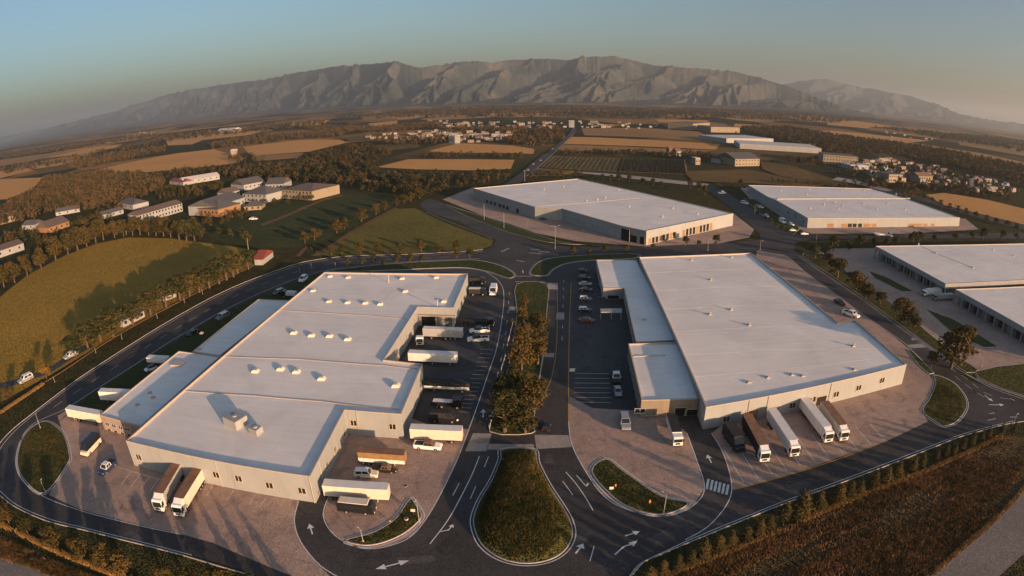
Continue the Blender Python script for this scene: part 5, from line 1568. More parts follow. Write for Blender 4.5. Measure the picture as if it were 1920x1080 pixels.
# woods: countless crowns, one object for each wood
def wood(polys, dens, hmin, hmax, nleaf, size, label, mat='leaf_wood', seed=0, wx=0.45, name='woodland', zs=1.0):
    r = np.random.default_rng(seed + 40)
    rn = random.Random(seed)
    temps = []
    for k in range(6):
        kind = ('round', 'round', 'bush', 'tall', 'round', 'bush')[k]
        c, d = crown_points(kind, nleaf, np.random.default_rng(seed * 10 + k), 9)
        temps.append(leaf_quads(c, d, size, np.random.default_rng(k), 0.5))
    allv = []; tint = []
    for poly in polys:
        w = ccw(GL(poly)); n = int(abs(area(w)) * dens)
        n = min(n, 4200)
        for p in scatter(w, n, rn):
            h = rn.uniform(hmin, hmax); a = rn.uniform(0, 6.28); t = temps[rn.randrange(6)]
            c, s = math.cos(a) * h, math.sin(a) * h
            allv.append(np.stack([p[0] + t[:, 0] * c - t[:, 1] * s, p[1] + t[:, 0] * s + t[:, 1] * c, t[:, 2] * h * zs], 1)); tint.append(np.full(len(t), rn.random()))
    V = np.concatenate(allv)
    o = obj(name, np_mesh(name, V, np.arange(len(V)).reshape(-1, 4), mat, tint=np.concatenate(tint) - 0.35))
    tag(o, label, None, None, 'stuff')
    return o

wood([[(-60, 440), (0, 408), (10, 392), (70, 360), (85, 338), (130, 333), (215, 328), (300, 335), (310, 345), (290, 362), (275, 375), (235, 382), (180, 398), (110, 398), (60, 418), (0, 428)]], 0.018, 8, 12, 95, 0.075, 'autumn wood on the left behind the housing compound', seed=1)
wood([[(300, 334), (340, 322), (430, 320), (520, 315), (600, 302), (640, 298), (700, 318), (720, 330), (690, 345), (640, 352), (590, 345), (530, 345), (480, 340), (420, 333), (330, 340)]], 0.015, 7, 11, 80, 0.08, 'dark wood behind the compound in the left middle', seed=2)
wood([[(560, 300), (600, 288), (660, 272), (700, 275), (740, 290), (700, 312), (640, 300)], [(725, 330), (760, 327), (880, 331), (955, 328), (965, 337), (900, 347), (860, 354), (800, 347), (740, 347)], [(765, 297), (800, 293), (990, 293), (990, 298), (870, 298)], [(640, 345), (700, 330), (800, 345), (860, 352), (830, 362), (790, 372), (740, 368), (680, 362)]], 0.016, 5, 8.5, 70, 0.085, 'dark tree belts between the stubble fields left of the straight road', seed=3)
wood([[(1040, 287), (1280, 289), (1400, 300), (1350, 302), (1280, 297), (1130, 292), (1060, 292)], [(1000, 332), (1090, 330), (1090, 334), (985, 338)], [(1475, 297), (1545, 302), (1545, 312), (1480, 308)]], 0.016, 5, 8.5, 70, 0.085, 'tree line beyond the vineyard', seed=4)
wood([[(1390, 240), (1480, 240), (1560, 255), (1660, 268), (1760, 282), (1850, 300), (1980, 330), (1980, 365), (1900, 345), (1780, 315), (1660, 292), (1560, 290), (1450, 262), (1400, 250)]], 0.009, 7, 12, 46, 0.105, 'broad dark wood behind the right hand town', seed=5)
wood([[(740, 275), (850, 270), (860, 262), (780, 262), (700, 265)], [(940, 262), (1050, 250), (1060, 262), (1010, 278), (960, 272)], [(820, 240), (1060, 243), (1055, 250), (960, 252), (830, 246)], [(430, 300), (470, 293), (500, 302), (450, 312)], [(390, 272), (470, 258), (560, 252), (640, 250), (650, 258), (560, 262), (460, 275), (400, 282)], [(120, 312), (200, 292), (310, 276), (310, 285), (240, 302), (140, 322)], [(560, 238), (700, 240), (820, 230), (830, 240), (720, 250), (600, 250)]], 0.006, 7, 11, 34, 0.12, 'tree belts around the far town', seed=6)
wood([[(620, 222), (760, 208), (900, 200), (1080, 200), (1250, 206), (1400, 206), (1500, 210), (1640, 225), (1560, 232), (1420, 226), (1250, 224), (1080, 222), (900, 222), (740, 224)], [(1640, 240), (1760, 250), (1900, 262), (1990, 285), (1980, 300), (1850, 275), (1720, 255)], [(250, 262), (420, 245), (600, 228), (620, 236), (450, 252), (300, 268)], [(0, 318), (120, 300), (280, 268), (300, 272), (160, 304), (0, 330)], [(0, 288), (150, 272), (300, 252), (280, 260), (120, 284), (0, 300)]], 0.0008, 12, 22, 16, 0.19, 'far woods at the foot of the mountains', seed=7, zs=0.7)
wood([[(1580, 300), (1760, 318), (1905, 355), (1915, 372), (1750, 350), (1650, 345), (1560, 332)]], 0.004, 5, 9, 34, 0.12, 'garden trees between the houses of the right town', seed=8, mat='leaf_green')
wood([[(1560, 348), (1640, 348), (1760, 352), (1900, 372), (1900, 382), (1760, 362), (1660, 358)], [(1690, 368), (1725, 362), (1728, 372), (1700, 375)]], 0.016, 5, 9, 60, 0.09, 'hedges along the road below the right town', seed=9)
wood([[(150, 418), (190, 402), (210, 410), (200, 428), (160, 432)], [(205, 372), (240, 385), (225, 400), (200, 395)], [(350, 425), (395, 412), (460, 402), (480, 412), (420, 425), (370, 432)], [(-20, 450), (35, 440), (70, 448), (60, 470), (0, 465)], [(130, 425), (160, 420), (165, 432), (140, 438)], [(290, 362), (330, 355), (420, 350), (425, 362), (360, 372), (300, 378)], [(490, 385), (590, 376), (590, 380), (500, 392)], [(60, 458), (130, 442), (250, 424), (330, 428), (330, 438), (250, 437), (180, 448), (110, 476), (60, 498)], [(340, 446), (420, 440), (470, 450), (470, 462), (400, 458)]], 0.014, 5, 8.5, 100, 0.07, 'garden trees and shrubs of the housing compound', seed=10, mat='leaf_autumn')
wood([[(1340, 350), (1395, 352), (1400, 356), (1345, 358)], [(1430, 345), (1600, 353), (1600, 349), (1430, 341)]], 0.02, 3, 6, 60, 0.09, 'scrub behind the far right warehouse', seed=11, mat='leaf_green')

# grass tufts
def blades(polys, n, hmin, hmax, mat, name, label, seed, w=0.12, lean=0.35, per=5, z=0.0, thr=-0.12, dirv=None, zf=None):
    r = np.random.default_rng(seed); rn = random.Random(seed)
    tot = [abs(area(GL(p))) for p in polys]; S = sum(tot); P = []
    for p, a in zip(polys, tot):
        P += scatter(ccw(GL(p)), int(n * a / S), rn)
    P = np.array(P)
    if dirv is not None:
        u = P[:, 0] * dirv[0] + P[:, 1] * dirv[1]; v_ = -P[:, 0] * dirv[1] + P[:, 1] * dirv[0]
        k_ = fbm(u * 0.05 + 40, v_ * 0.42 + 40, 4, seed)
    else:
        k_ = fbm(P[:, 0] * 0.35 + 90, P[:, 1] * 0.35 + 90, 3, seed)
    P = P[k_ + r.normal(0, 0.18, len(P)) > thr]
    C = np.repeat(P, per, 0); k = len(C)
    tn = np.repeat(np.repeat(r.random(len(P)) - 0.3, per), 3)
    zc = np.repeat(zf(P), per) if zf else np.full(k, z)
    h = r.uniform(hmin, hmax, k); a = r.random(k) * 6.283
    off = r.normal(0, 0.22, (k, 2))
    d = np.stack([np.cos(a), np.sin(a)], 1)
    b = C + off
    q = np.stack([-d[:, 1], d[:, 0]], 1) * (w * r.uniform(.6, 1.4, k))[:, None]
    z0 = (zc - 0.05)[:, None]
    tip = np.concatenate([b + d * (h * lean)[:, None], (zc + h)[:, None]], 1)
    V = np.stack([np.concatenate([b - q, z0], 1), np.concatenate([b + q, z0], 1), tip], 1).reshape(-1, 3)
    o = obj(name, np_mesh(name, V, np.arange(len(V)).reshape(-1, 3), mat, tint=tn))
    return tag(o, label, None, None, 'stuff')

def line_poly(pts, w):
    ln = smooth(GL(pts), False, 6)
    L, R = ribbon(ln, w)
    return L + R[::-1]

def blades_world(poly, n, hmin, hmax, mat, name, label, seed, w, lean, per):
    global GL
    keep = GL
    GL = lambda p, z=0.0: list(p)
    try:
        return blades([poly], n, hmin, hmax, mat, name, label, seed, w, lean, per, thr=-0.35)
    finally:
        GL = keep
blades_world(line_poly([(1240, 1086), (1300, 1060), (1400, 1022), (1500, 980), (1560, 953), (1640, 920), (1720, 890), (1800, 856), (1878, 818)], 1.0), 3600, 0.3, 0.85, 'dry_grass', 'dry_grass', 'glowing strip of tall dry grass below the evergreen row', 1, 0.07, 0.35, 6)
blades_world(line_poly([(-40, 970), (0, 984), (60, 1012), (120, 1040), (200, 1072), (260, 1090)], 1.0), 1800, 0.3, 0.8, 'dry_grass', 'dry_grass', 'glowing strip of dry grass below the golden trees at the lower left', 2, 0.07, 0.35, 6)
blades_world(line_poly([(1700, 1120), (1800, 1030), (1880, 960), (1930, 905), (1980, 860)], 0.8), 1500, 0.25, 0.7, 'dry_grass', 'dry_grass', 'dry grass edge of the dirt track at the lower right', 3, 0.07, 0.35, 6)
blades_world(line_poly([(0, 775), (30, 755), (60, 735), (82, 720)], 0.9), 500, 0.4, 0.9, 'dry_grass', 'dry_grass', 'dry grass strip beside the meadow lane on the left', 4, 0.09, 0.3, 7)
_a, _b = G(1300, 1062), G(1870, 818); _l = math.hypot(_b[0] - _a[0], _b[1] - _a[1]); DV = ((_b[0] - _a[0]) / _l, (_b[1] - _a[1]) / _l)
blades([[(1240, 1095), (1300, 1064), (1400, 1026), (1560, 958), (1700, 900), (1800, 856), (1870, 824), (1930, 840), (1900, 925), (1740, 1075), (1690, 1130), (1250, 1140)]], 42000, 0.12, 0.55, 'tuft', 'grass_tufts', 'brown grass tufts of the rough front field', 5, 0.10, 0.5, 5, 0.0, -0.05, DV)
blades([[(-60, 1000), (0, 1005), (120, 1060), (260, 1110), (200, 1130), (60, 1065), (-60, 1030)]], 8000, 0.12, 0.5, 'tuft', 'grass_tufts', 'brown grass tufts at the lower left corner', 6, 0.10, 0.5, 5, 0.0, -0.1)
TP = [(943, 843), (1000, 843), (1008, 868), (1028, 908), (1052, 945), (1069, 975), (1074, 1005), (1058, 1034), (1025, 1052), (980, 1057), (935, 1046), (903, 1022), (889, 992), (888, 968), (901, 935), (922, 900), (938, 862)]
def tear_z(P):
    poly = np.array(inset(ccw(smooth(GL(TP), True, 4)), 0.22)); c = poly.mean(0)
    pa = np.arctan2(poly[:, 1] - c[1], poly[:, 0] - c[0]); pr = np.hypot(poly[:, 0] - c[0], poly[:, 1] - c[1]); o_ = np.argsort(pa)
    a = np.arctan2(P[:, 1] - c[1], P[:, 0] - c[0]); R = np.interp(a, pa[o_], pr[o_], period=2 * np.pi)
    f = np.clip(np.hypot(P[:, 0] - c[0], P[:, 1] - c[1]) / R, 0, 1)
    return np.interp(f, [0, .35, .62, .85, 1.0], [2.13, 2.13, 1.83, 1.13, .13])
blades([[(947, 852), (998, 852), (1035, 930), (1060, 970), (1064, 1006), (1020, 1044), (960, 1047), (908, 1018), (896, 980), (922, 915)]], 12000, 0.12, 0.45, 'tuft_green', 'grass_tufts', 'rough grass tufts on the teardrop island', 8, 0.09, 0.5, 5, 0.0, -0.3, None, tear_z)
blades([[(1140, 870), (1240, 932), (1280, 945), (1225, 960), (1170, 945), (1115, 885)], [(770, 945), (785, 967), (750, 1000), (690, 1018), (745, 975)], [(70, 805), (110, 815), (125, 850), (85, 915), (45, 890), (42, 840)], [(1755, 715), (1800, 740), (1805, 770), (1775, 792), (1738, 770)]], 9000, 0.06, 0.22, 'tuft_green', 'grass_tufts', 'short grass tufts on the small islands', 9, 0.08, 0.5, 4, 0.12, -0.2)

# ------------------------------------------------------------------ vehicles (local x forward, origin at the base)
WHEEL = {}
def wheel(parent, x, y, r, w, side):
    k = (round(r, 3), round(w, 3))
    if k not in WHEEL:
        t = MB(); t.cyl((0, -w / 2, 0), (0, w / 2, 0), r, r, 'tyre', 14)
        d = MB(); d.cyl((0, -w / 2 - 0.02, 0), (0, w / 2 + 0.02, 0), r * 0.58, r * 0.58, 'rim', 10)
        WHEEL[k] = (t.mesh('tyre'), d.mesh('rim'))
    o = obj('wheel', WHEEL[k][0], parent); o.location = (x, y, r)
    ri = obj('rim', WHEEL[k][1], o)
    return o

def seat(name, label, cat, rear, front, L0, group=None, keep=True):
    a, b = Vector(G(*rear)), Vector(G(*front))
    c = (a + b) / 2; d = b - a
    L = max(L0 * 0.85, min(L0 * 1.5, d.length))
    t = thing(name, label, cat, (c.x, c.y, 0.013), math.atan2(d.y, d.x), group)
    return t, L

def loft(mb, st, m):
    """stations: x, z0, z1, half width low, half width top"""
    n = len(st); vs = []
    for x, z0, z1, a, b in st:
        vs += [(x, -a, z0), (x, -a * 1.0, z0 + (z1 - z0) * .55), (x, -b, z1), (x, b, z1), (x, a, z0 + (z1 - z0) * .55), (x, a, z0)]
    fs = []
    for i in range(n - 1):
        for j in range(6):
            k = (j + 1) % 6
            fs.append((i * 6 + j, i * 6 + k, (i + 1) * 6 + k, (i + 1) * 6 + j))
    fs += [(0, 5, 4, 3, 2, 1), tuple((n - 1) * 6 + j for j in range(6))]
    mb.add(vs, fs, m)

def car(label, rear, front, paint_='car_white', style='sedan', roofm=None, L0=None, cat='car', scale_w=1.0):
    dims = {'sedan': (4.6, 1.8, 1.45), 'suv': (4.7, 1.9, 1.75), 'pickup': (5.4, 1.95, 1.8), 'van': (5.6, 2.0, 2.3), 'hatch': (3.9, 1.7, 1.5)}[style]
    nm = {'sedan': 'parked_car', 'suv': 'parked_car', 'pickup': 'pickup_truck', 'van': 'van', 'hatch': 'parked_car'}[style]
    t, L = seat(nm, label, {'pickup': 'pickup', 'van': 'van'}.get(style, cat), rear, front, L0 or dims[0])
    W, H = dims[1] * scale_w, dims[2]
    k = max(1.0, (L / dims[0]) ** 0.8); W *= k; H *= k
    hw = W / 2; rw = 0.34 * k
    zb, zm = 0.28 * k, {'sedan': 0.88, 'suv': 1.02, 'pickup': 1.05, 'van': 1.2, 'hatch': 0.9}[style] * k
    X = lambda f: -L / 2 + L * f
    body = MB()
    loft(body, [(X(0.0), zb + .15, zm - .08, hw * .9, hw * .86), (X(0.04), zb, zm, hw, hw * .95), (X(0.5), zb - .03, zm, hw, hw * .95), (X(0.78), zb - .03, zm - .04, hw, hw * .93), (X(0.96), zb, zm - .16 * k, hw * .95, hw * .84), (X(1.0), zb + .12, zm - .3 * k, hw * .84, hw * .74)], paint_)
    bo = body.build('body', t)
    rm = roofm or paint_
    f0, f1, g0, g1 = {'sedan': (0.12, 0.74, 0.27, 0.58), 'suv': (0.02, 0.74, 0.08, 0.60), 'pickup': (0.36, 0.76, 0.40, 0.64), 'van': (0.01, 0.90, 0.03, 0.76), 'hatch': (0.03, 0.76, 0.13, 0.58)}[style]
    z0, z1 = zm - 0.03, H
    a, b = hw * .93, hw * .76
    if style == 'van':
        b = hw * .86
    P = [(X(f0), -a, z0), (X(f1), -a, z0), (X(f1), a, z0), (X(f0), a, z0), (X(g0), -b, z1), (X(g1), -b, z1), (X(g1), b, z1), (X(g0), b, z1)]
    cab = MB(); cab.add(P, [(0, 1, 5, 4), (1, 2, 6, 5), (2, 3, 7, 6), (3, 0, 4, 7), (4, 5, 6, 7)], rm)
    cab.build('roof', t)
    def glass(ids, nm2, u0=.1, u1=.9, v0=.14, v1=.86, push=0.012):
        q = [Vector(P[i]) for i in ids]
        n = (q[1] - q[0]).cross(q[3] - q[0]).normalized() * push
        f = lambda u, v: tuple((q[0] * (1 - u) + q[1] * u) * (1 - v) + (q[3] * (1 - u) + q[2] * u) * v + n)
        g = MB(); g.add([f(u0, v0), f(u1, v0), f(u1, v1), f(u0, v1)], [(0, 1, 2, 3)], 'glass'); g.build(nm2, t)
    glass((1, 2, 6, 5), 'windshield', .06, .94, .1, .92)
    glass((3, 0, 4, 7), 'rear_window')
    if style == 'van':
        glass((0, 1, 5, 4), 'side_window', .74, .94, .3, .9); glass((2, 3, 7, 6), 'side_window', .06, .26, .3, .9)
    else:
        glass((0, 1, 5, 4), 'side_window', .08, .47); glass((0, 1, 5, 4), 'side_window', .51, .9)
        glass((2, 3, 7, 6), 'side_window', .1, .49); glass((2, 3, 7, 6), 'side_window', .53, .92)
    if style == 'pickup':
        bd = MB(); bd.box(X(.04), X(.34), -hw * .8, hw * .8, zm + 0.004, zm + 0.03, 'chassis')
        bd.build('cargo_bed', t)
        for sy in (-1, 1):
            bd = MB(); bd.box(X(.0), X(.36), sy * hw * .885 - hw * .065, sy * hw * .885 + hw * .065, zm - .05, zm + .12, paint_); bd.build('bed_rail', t)
        bd = MB(); bd.box(X(.0), X(.03), -hw * .82, hw * .82, zm - .05, zm + .12, paint_); bd.build('tailgate', t)
    for sx in (.2, .8):
        for sy in (-1, 1):
            wheel(t, X(sx), sy * (hw - 0.1), rw, 0.24, sy)
    for sy in (-1, 1):
        h = MB(); h.box(X(.965), X(.992), sy * hw * .62 - .16, sy * hw * .62 + .16, zm - .42 * k, zm - .25 * k, 'lamp_glass'); h.build('headlight', t)
        h = MB(); h.box(X(-.004), X(.012), sy * hw * .72 - .12, sy * hw * .72 + .12, zm - .32 * k, zm - .12 * k, 'tail_red'); h.build('tail_light', t)
        h = MB(); h.box(X(f1) - .32 * k, X(f1) - .16 * k, sy * hw - .02 * sy - .1, sy * hw - .02 * sy + .1, z0 + .12, z0 + .28, rm); h.build('mirror', t)
    h = MB(); h.box(X(.985), X(1.008), -hw * .8, hw * .8, zb, zb + .22, 'chassis'); h.build('bumper', t)
    return t

def trailer_parts(t, x0, x1, W, z0, H, side, roofm, frontm=None, low=None):
    b = MB()
    hw = W / 2
    b.box(x0, x1, -hw, hw, z0, H - 0.05, side)
    bo = b.build('cargo_box', t)
    r = MB(); r.box(x0 - .03, x1 + .03, -hw - .03, hw + .03, H - .05, H, roofm); r.build('roof_panel', t)
    if low:
        for sy in (-1, 1):
            s = MB(); s.box(x0 + .02, x1 - .02, sy * hw - .015, sy * hw + .015, z0, z0 + (H - z0) * .38, low); s.build('side_board', t)
    n = int((x1 - x0) / 1.3)
    ribs = MB()
    for i in range(1, n):
        x = x0 + (x1 - x0) * i / n
        ribs.box(x - .03, x + .03, -hw - .025, hw + .025, z0 + .05, H - .1, side)
    ribs.build('side_ribs', t)['kind'] = 'stuff'
    for sy in (-1, 1):
        d = MB()
        d.box(x0 - .03, x0 - .005, min(sy * .03, sy * hw * .97), max(sy * .03, sy * hw * .97), z0 + .08, H - .12, side)
        d.build('rear_door', t)
    d = MB(); d.box(x0 - .06, x0 - .03, -.05, .05, z0 + .1, H - .2, 'steel')
    d.build('door_bar', t)
    c = MB(); c.box(x0 + .3, x1 - .3, -.5, .5, z0 - .35, z0, 'chassis'); c.build('chassis', t)
    c = MB(); c.box(x0, x0 + .12, -hw * .9, hw * .9, .5, z0 - .1, 'chassis'); c.build('rear_bumper', t)
    for sy in (-1, 1):
        l = MB(); l.box(x0 - .05, x0 + .05, sy * hw * .75 - .18, sy * hw * .75 + .18, .65, .85, 'tail_red'); l.build('tail_light', t)

def axle(t, x, W, r=0.5):
    for sy in (-1, 1):
        wheel(t, x, sy * (W / 2 - .2), r, .42, sy)

def truck_cab(t, x1, W, H, paint_, deflector=True):
    hw = W / 2 - .02; x0 = x1 - 2.2
    b = MB()
    prof = [(x0, .75), (x1, .45), (x1 + .02, 1.55), (x1 - .14, H - .25), (x1 - .5, H), (x0, H)]
    b.extrude_xz(prof, -hw, hw, paint_)
    b.build('cab', t, 0.05)
    w = MB(); w.add([(x1 + .03, -hw * .9, 1.62), (x1 + .03, hw * .9, 1.62), (x1 - .10, hw * .88, H - .42), (x1 - .10, -hw * .88, H - .42)], [(0, 1, 2, 3)], 'glass'); w.build('windshield', t)
    for sy in (-1, 1):
        s = MB(); y = sy * (hw + .012)
        q = [(x1 - 1.25, y, 1.7), (x1 - .25, y, 1.62), (x1 - .38, y, H - .55), (x1 - 1.2, y, H - .5)]
        s.add(q if sy < 0 else q[::-1], [(0, 1, 2, 3)], 'glass'); s.build('side_window', t)
        m_ = MB(); m_.box(x1 - .15, x1 + .05, sy * (hw + .16) - .16, sy * (hw + .16) + .16, 1.75, 2.45, 'chassis'); m_.build('mirror', t)
        h = MB(); h.box(x1 + .0, x1 + .05, sy * hw * .74 - .22, sy * hw * .74 + .22, .72, .95, 'lamp_glass'); h.build('headlight', t)
    g = MB(); g.box(x1 + .0, x1 + .045, -hw * .5, hw * .5, .95, 1.45, 'chassis'); g.build('grille', t)
    g = MB(); g.box(x1, x1 + .06, -hw * .95, hw * .95, .42, .68, 'chassis'); g.build('bumper', t)
    c = MB(); c.box(x0 - 1.2, x1 - .4, -.45, .45, .55, .85, 'chassis'); c.build('tractor_frame', t)
    axle(t, x1 - 1.35, W)
    return x0

def semi(label, rear, front, side='trailer_white', roofm='trailer_white', cab='car_white', H=3.9, L0=13.5, low=None, name='lorry'):
    t, L = seat(name, label, 'lorry', rear, front, L0)
    W = 2.55
    x1 = L / 2; x0 = -L / 2
    cx = truck_cab(t, x1, W, 3.35, cab)
    trailer_parts(t, x0, cx - .25, W, 1.15, H, side, roofm, low=low)
    df = MB(); df.add([(cx - .2, -1.1, 3.35), (cx + 1.3, -1.0, 3.3), (cx + 1.3, 1.0, 3.3), (cx - .2, 1.1, 3.35), (cx - .2, -1.1, H), (cx - .2, 1.1, H)], [(0, 1, 4), (1, 2, 5, 4), (2, 3, 5), (0, 4, 5, 3)], cab); df.build('wind_deflector', t)
    axle(t, cx - .9, W)
    for k in range(3):
        axle(t, x0 + 1.6 + k * 1.3, W)
    return t

def box_trailer(label, rear, front, side='trailer_white', roofm=None, H=3.9, L0=13.0, low=None, axles=(0.78, 0.9), name='box_trailer'):
    t, L = seat(name, label, 'trailer', rear, front, L0)
    trailer_parts(t, -L / 2, L / 2, 2.6, 1.1, H, side, roofm or side, low=low)
    for a in axles:
        axle(t, L / 2 - L * a, 2.6)
    for sy in (-1, 1):
        lg = MB(); lg.box(L / 2 - 2.6, L / 2 - 2.4, sy * .9 - .08, sy * .9 + .08, .02, 1.1, 'steel')
        lg.build('landing_leg', t)
    return t

def box_truck(label, rear, front, side='trailer_white', roofm=None, cab='car_white', H=3.3, L0=8.0):
    t, L = seat('box_truck', label, 'lorry', rear, front, L0)
    cx = truck_cab(t, L / 2, 2.4, 2.9, cab)
    trailer_parts(t, -L / 2, cx - .15, 2.45, 1.05, H, side, roofm or side)
    axle(t, -L / 2 + 1.6, 2.4)
    return t

def flat_truck(label, rear, front, bed='tarp_dark', side='trailer_white', L0=11.0):
    t, L = seat('flatbed_truck', label, 'lorry', rear, front, L0)
    cx = truck_cab(t, L / 2, 2.45, 2.9, side)
    b = MB(); b.box(-L / 2, cx - .2, -1.25, 1.25, 1.0, 1.3, 'chassis'); b.build('bed', t)
    for sy in (-1, 1):
        w = MB(); w.box(-L / 2, cx - .2, sy * 1.25 - .04, sy * 1.25 + .04, 1.0, 1.95, side); w.build('side_board', t)
    w = MB(); w.box(-L / 2, -L / 2 + .08, -1.2, 1.2, 1.3, 1.95, side); w.build('tailgate', t)
    w = MB(); w.box(cx - .32, cx - .22, -1.2, 1.2, 1.3, 2.9, 'cargo'); w.build('headboard', t)
    c = MB(); c.box(-L / 2 + .3, cx - .6, -1.1, 1.1, 1.3, 1.85, bed, .1, .1); c.build('load', t)
    axle(t, -L / 2 + 1.6, 2.45); axle(t, -L / 2 + 2.9, 2.45)
    return t

def bus(label, rear, front, paint_='car_black', roofm='trailer_white', L0=9.5, H=3.0):
    t, L = seat('bus', label, 'bus', rear, front, L0)
    hw = 1.2
    b = MB(); b.extrude_xz([(-L / 2, .45), (L / 2 - .1, .4), (L / 2, 1.2), (L / 2 - .35, H - .35), (L / 2 - .8, H - .12), (-L / 2 + .3, H - .1), (-L / 2, H - .5)], -hw, hw, paint_)
    b.build('body', t, 0.08)
    r = MB(); r.box(-L / 2 + .4, L / 2 - 1.2, -hw * .92, hw * .92, H - .12, H, roofm, .1, .1); r.build('roof_panel', t)
    w = MB(); w.add([(L / 2 - .03, -hw * .9, 1.35), (L / 2 - .03, hw * .9, 1.35), (L / 2 - .33, hw * .86, H - .42), (L / 2 - .33, -hw * .86, H - .42)], [(0, 1, 2, 3)], 'glass'); w.build('windshield', t)
    for sy in (-1, 1):
        for k in range(5):
            x = -L / 2 + .6 + (L - 2.2) * k / 5
            g = MB(); y = sy * (hw + .012); q = [(x, y, 1.45), (x + (L - 2.2) / 5 - .15, y, 1.45), (x + (L - 2.2) / 5 - .15, y, 2.3), (x, y, 2.3)]
            g.add(q if sy < 0 else q[::-1], [(0, 1, 2, 3)], 'glass'); g.build('side_window', t)
        h = MB(); h.box(L / 2 - .06, L / 2 + .03, sy * .85 - .2, sy * .85 + .2, .75, 1.0, 'lamp_glass'); h.build('headlight', t)
        m_ = MB(); m_.box(L / 2 - .3, L / 2 - .15, sy * 1.4 - .1, sy * 1.4 + .1, 1.6, 2.1, 'chassis'); m_.build('mirror', t)
    axle(t, L / 2 - 1.9, 2.5, .45); axle(t, -L / 2 + 2.0, 2.5, .45)
    return t

# left front yard
semi('brown roofed lorry with pale cab backed to the left warehouse, left of the pair', (345, 882), (300, 962), 'trailer_silver', 'trailer_brown')
semi('brown roofed lorry with cream side backed to the left warehouse, right of the pair', (380, 900), (337, 972), 'trailer_cream', 'trailer_brown')
car('dark topped van with cream side near the left warehouse annex', (186, 828), (158, 858), 'trailer_cream', 'van', 'car_black')
car('dark blue and white pickup parked outside the left warehouse', (216, 868), (190, 893), 'car_blue', 'pickup', 'car_white')
box_trailer('cream box trailer parked behind the left warehouse annex', (195, 795), (133, 783), 'trailer_cream', 'trailer_white', 3.7, 10, axles=(0.25, 0.35, 0.82))
box_trailer('white box trailer half hidden behind the annex roof', (250, 755), (193, 752), 'trailer_white', 'trailer_white', 3.9, 10)
car('white car parked behind the lower annex roof', (294, 690), (272, 698), 'car_white', 'hatch', 'car_black')
box_trailer('small white box trailer behind the white car at the annex', (318, 684), (280, 682), 'trailer_white', 'trailer_white', 2.8, 7)
car('dark car on the shaded grass left of the long low annex, nearer one', (372, 622), (350, 632), 'car_black', 'sedan')
car('dark car on the shaded grass left of the long low annex, farther one', (429, 592), (406, 603), 'car_grey', 'suv', 'car_silver')
car('white car parked at the far corner of the left warehouse', (574, 522), (563, 531), 'car_white', 'suv', 'car_white')
car('dark car with a pale roof by the far annex end', (532, 548), (512, 556), 'car_black', 'suv', 'car_silver')
box_truck('small white topped truck beside the far annex end', (556, 558), (530, 556), 'trailer_white', 'trailer_white', 'car_black', 2.6, 6)
car('grey car on the lane beside the pale roofed shelter', (147, 663), (119, 676), 'car_silver', 'sedan', 'car_white')
car('pale grey car near the yellow tree on the meadow lane', (62, 708), (36, 721), 'car_silver', 'suv', 'car_white')
# east of the left warehouse
car('white van parked behind the far end of the left warehouse', (928, 540), (922, 560), 'car_white', 'van')
box_truck('dark truck with white roof at the rear dock of the left warehouse', (880, 553), (912, 553), 'tarp_dark', 'trailer_white', 'car_black', 3.0, 7)
box_truck('black truck in the shade behind the far end of the left warehouse', (880, 532), (910, 532), 'tarp_dark', 'tarp_dark', 'car_black', 3.0, 7)
flat_truck('long dark flatbed truck beside the rear dock', (860, 607), (926, 611), 'tarp_dark', 'car_black')
box_trailer('silver box trailer nearest to the recessed rear dock', (795, 633), (868, 636), 'trailer_silver', 'trailer_white', 3.8, 12, axles=(0.30, 0.42, 0.78))
t_, L_ = seat('tractor_unit', 'white tractor unit without trailer beside the left warehouse wall', 'lorry', (789, 637), (787, 655), 5.0)
truck_cab(t_, 1.9, 2.5, 3.2, 'car_white'); axle(t_, -1.6, 2.5); MB().box(-2.6, -.3, -.5, .5, .6, .9, 'chassis').build('rear_frame', t_)
car('white pickup parked beside another white pickup in the yard, farther one', (918, 622), (880, 624), 'car_white', 'pickup', 'car_black')
car('white pickup parked beside another white pickup in the yard, nearer one', (917, 638), (876, 640), 'car_white', 'pickup', 'car_black')
box_trailer('long white box trailer in the middle of the yard', (768, 679), (858, 683), 'trailer_white', 'trailer_white', 3.8, 13, axles=(0.14, 0.5))
box_trailer('long black box trailer with white lower sides', (797, 730), (882, 734), 'tarp_dark', 'tarp_dark', 3.2, 11, low='trailer_white', axles=(0.16, 0.78))
flat_truck('short black truck with pale load next to a black van', (810, 761), (868, 764), 'trailer_white', 'car_black', 8.0)
car('black van beside the short black truck with pale load', (806, 788), (860, 790), 'car_black', 'van', 'tarp_dark', 7.0)
box_trailer('cream box trailer beside the white pickup at the yard entrance', (772, 824), (868, 828), 'trailer_cream', 'trailer_white', 3.9, 12, axles=(0.2,))
car('white pickup truck in front of the cream box trailer', (777, 838), (829, 842), 'car_white', 'pickup', 'trailer_brown', 5.4)
box_trailer('ochre box trailer with white lower side', (676, 866), (762, 872), 'trailer_ochre', 'trailer_brown', 3.7, 11, low='trailer_white')
car('black pickup beside the ochre trailer', (700, 882), (745, 885), 'car_black', 'pickup', 'trailer_brown')
car('pale cream car beside the black pickup', (665, 892), (710, 893), 'trailer_cream', 'suv', 'car_white')
box_trailer('white box trailer at the corner of the left warehouse', (612, 930), (732, 938), 'trailer_cream', 'trailer_white', 3.9, 13)
bus('black minibus with cream roof at the warehouse corner', (636, 955), (705, 962), 'car_black', 'trailer_cream', 9.0)
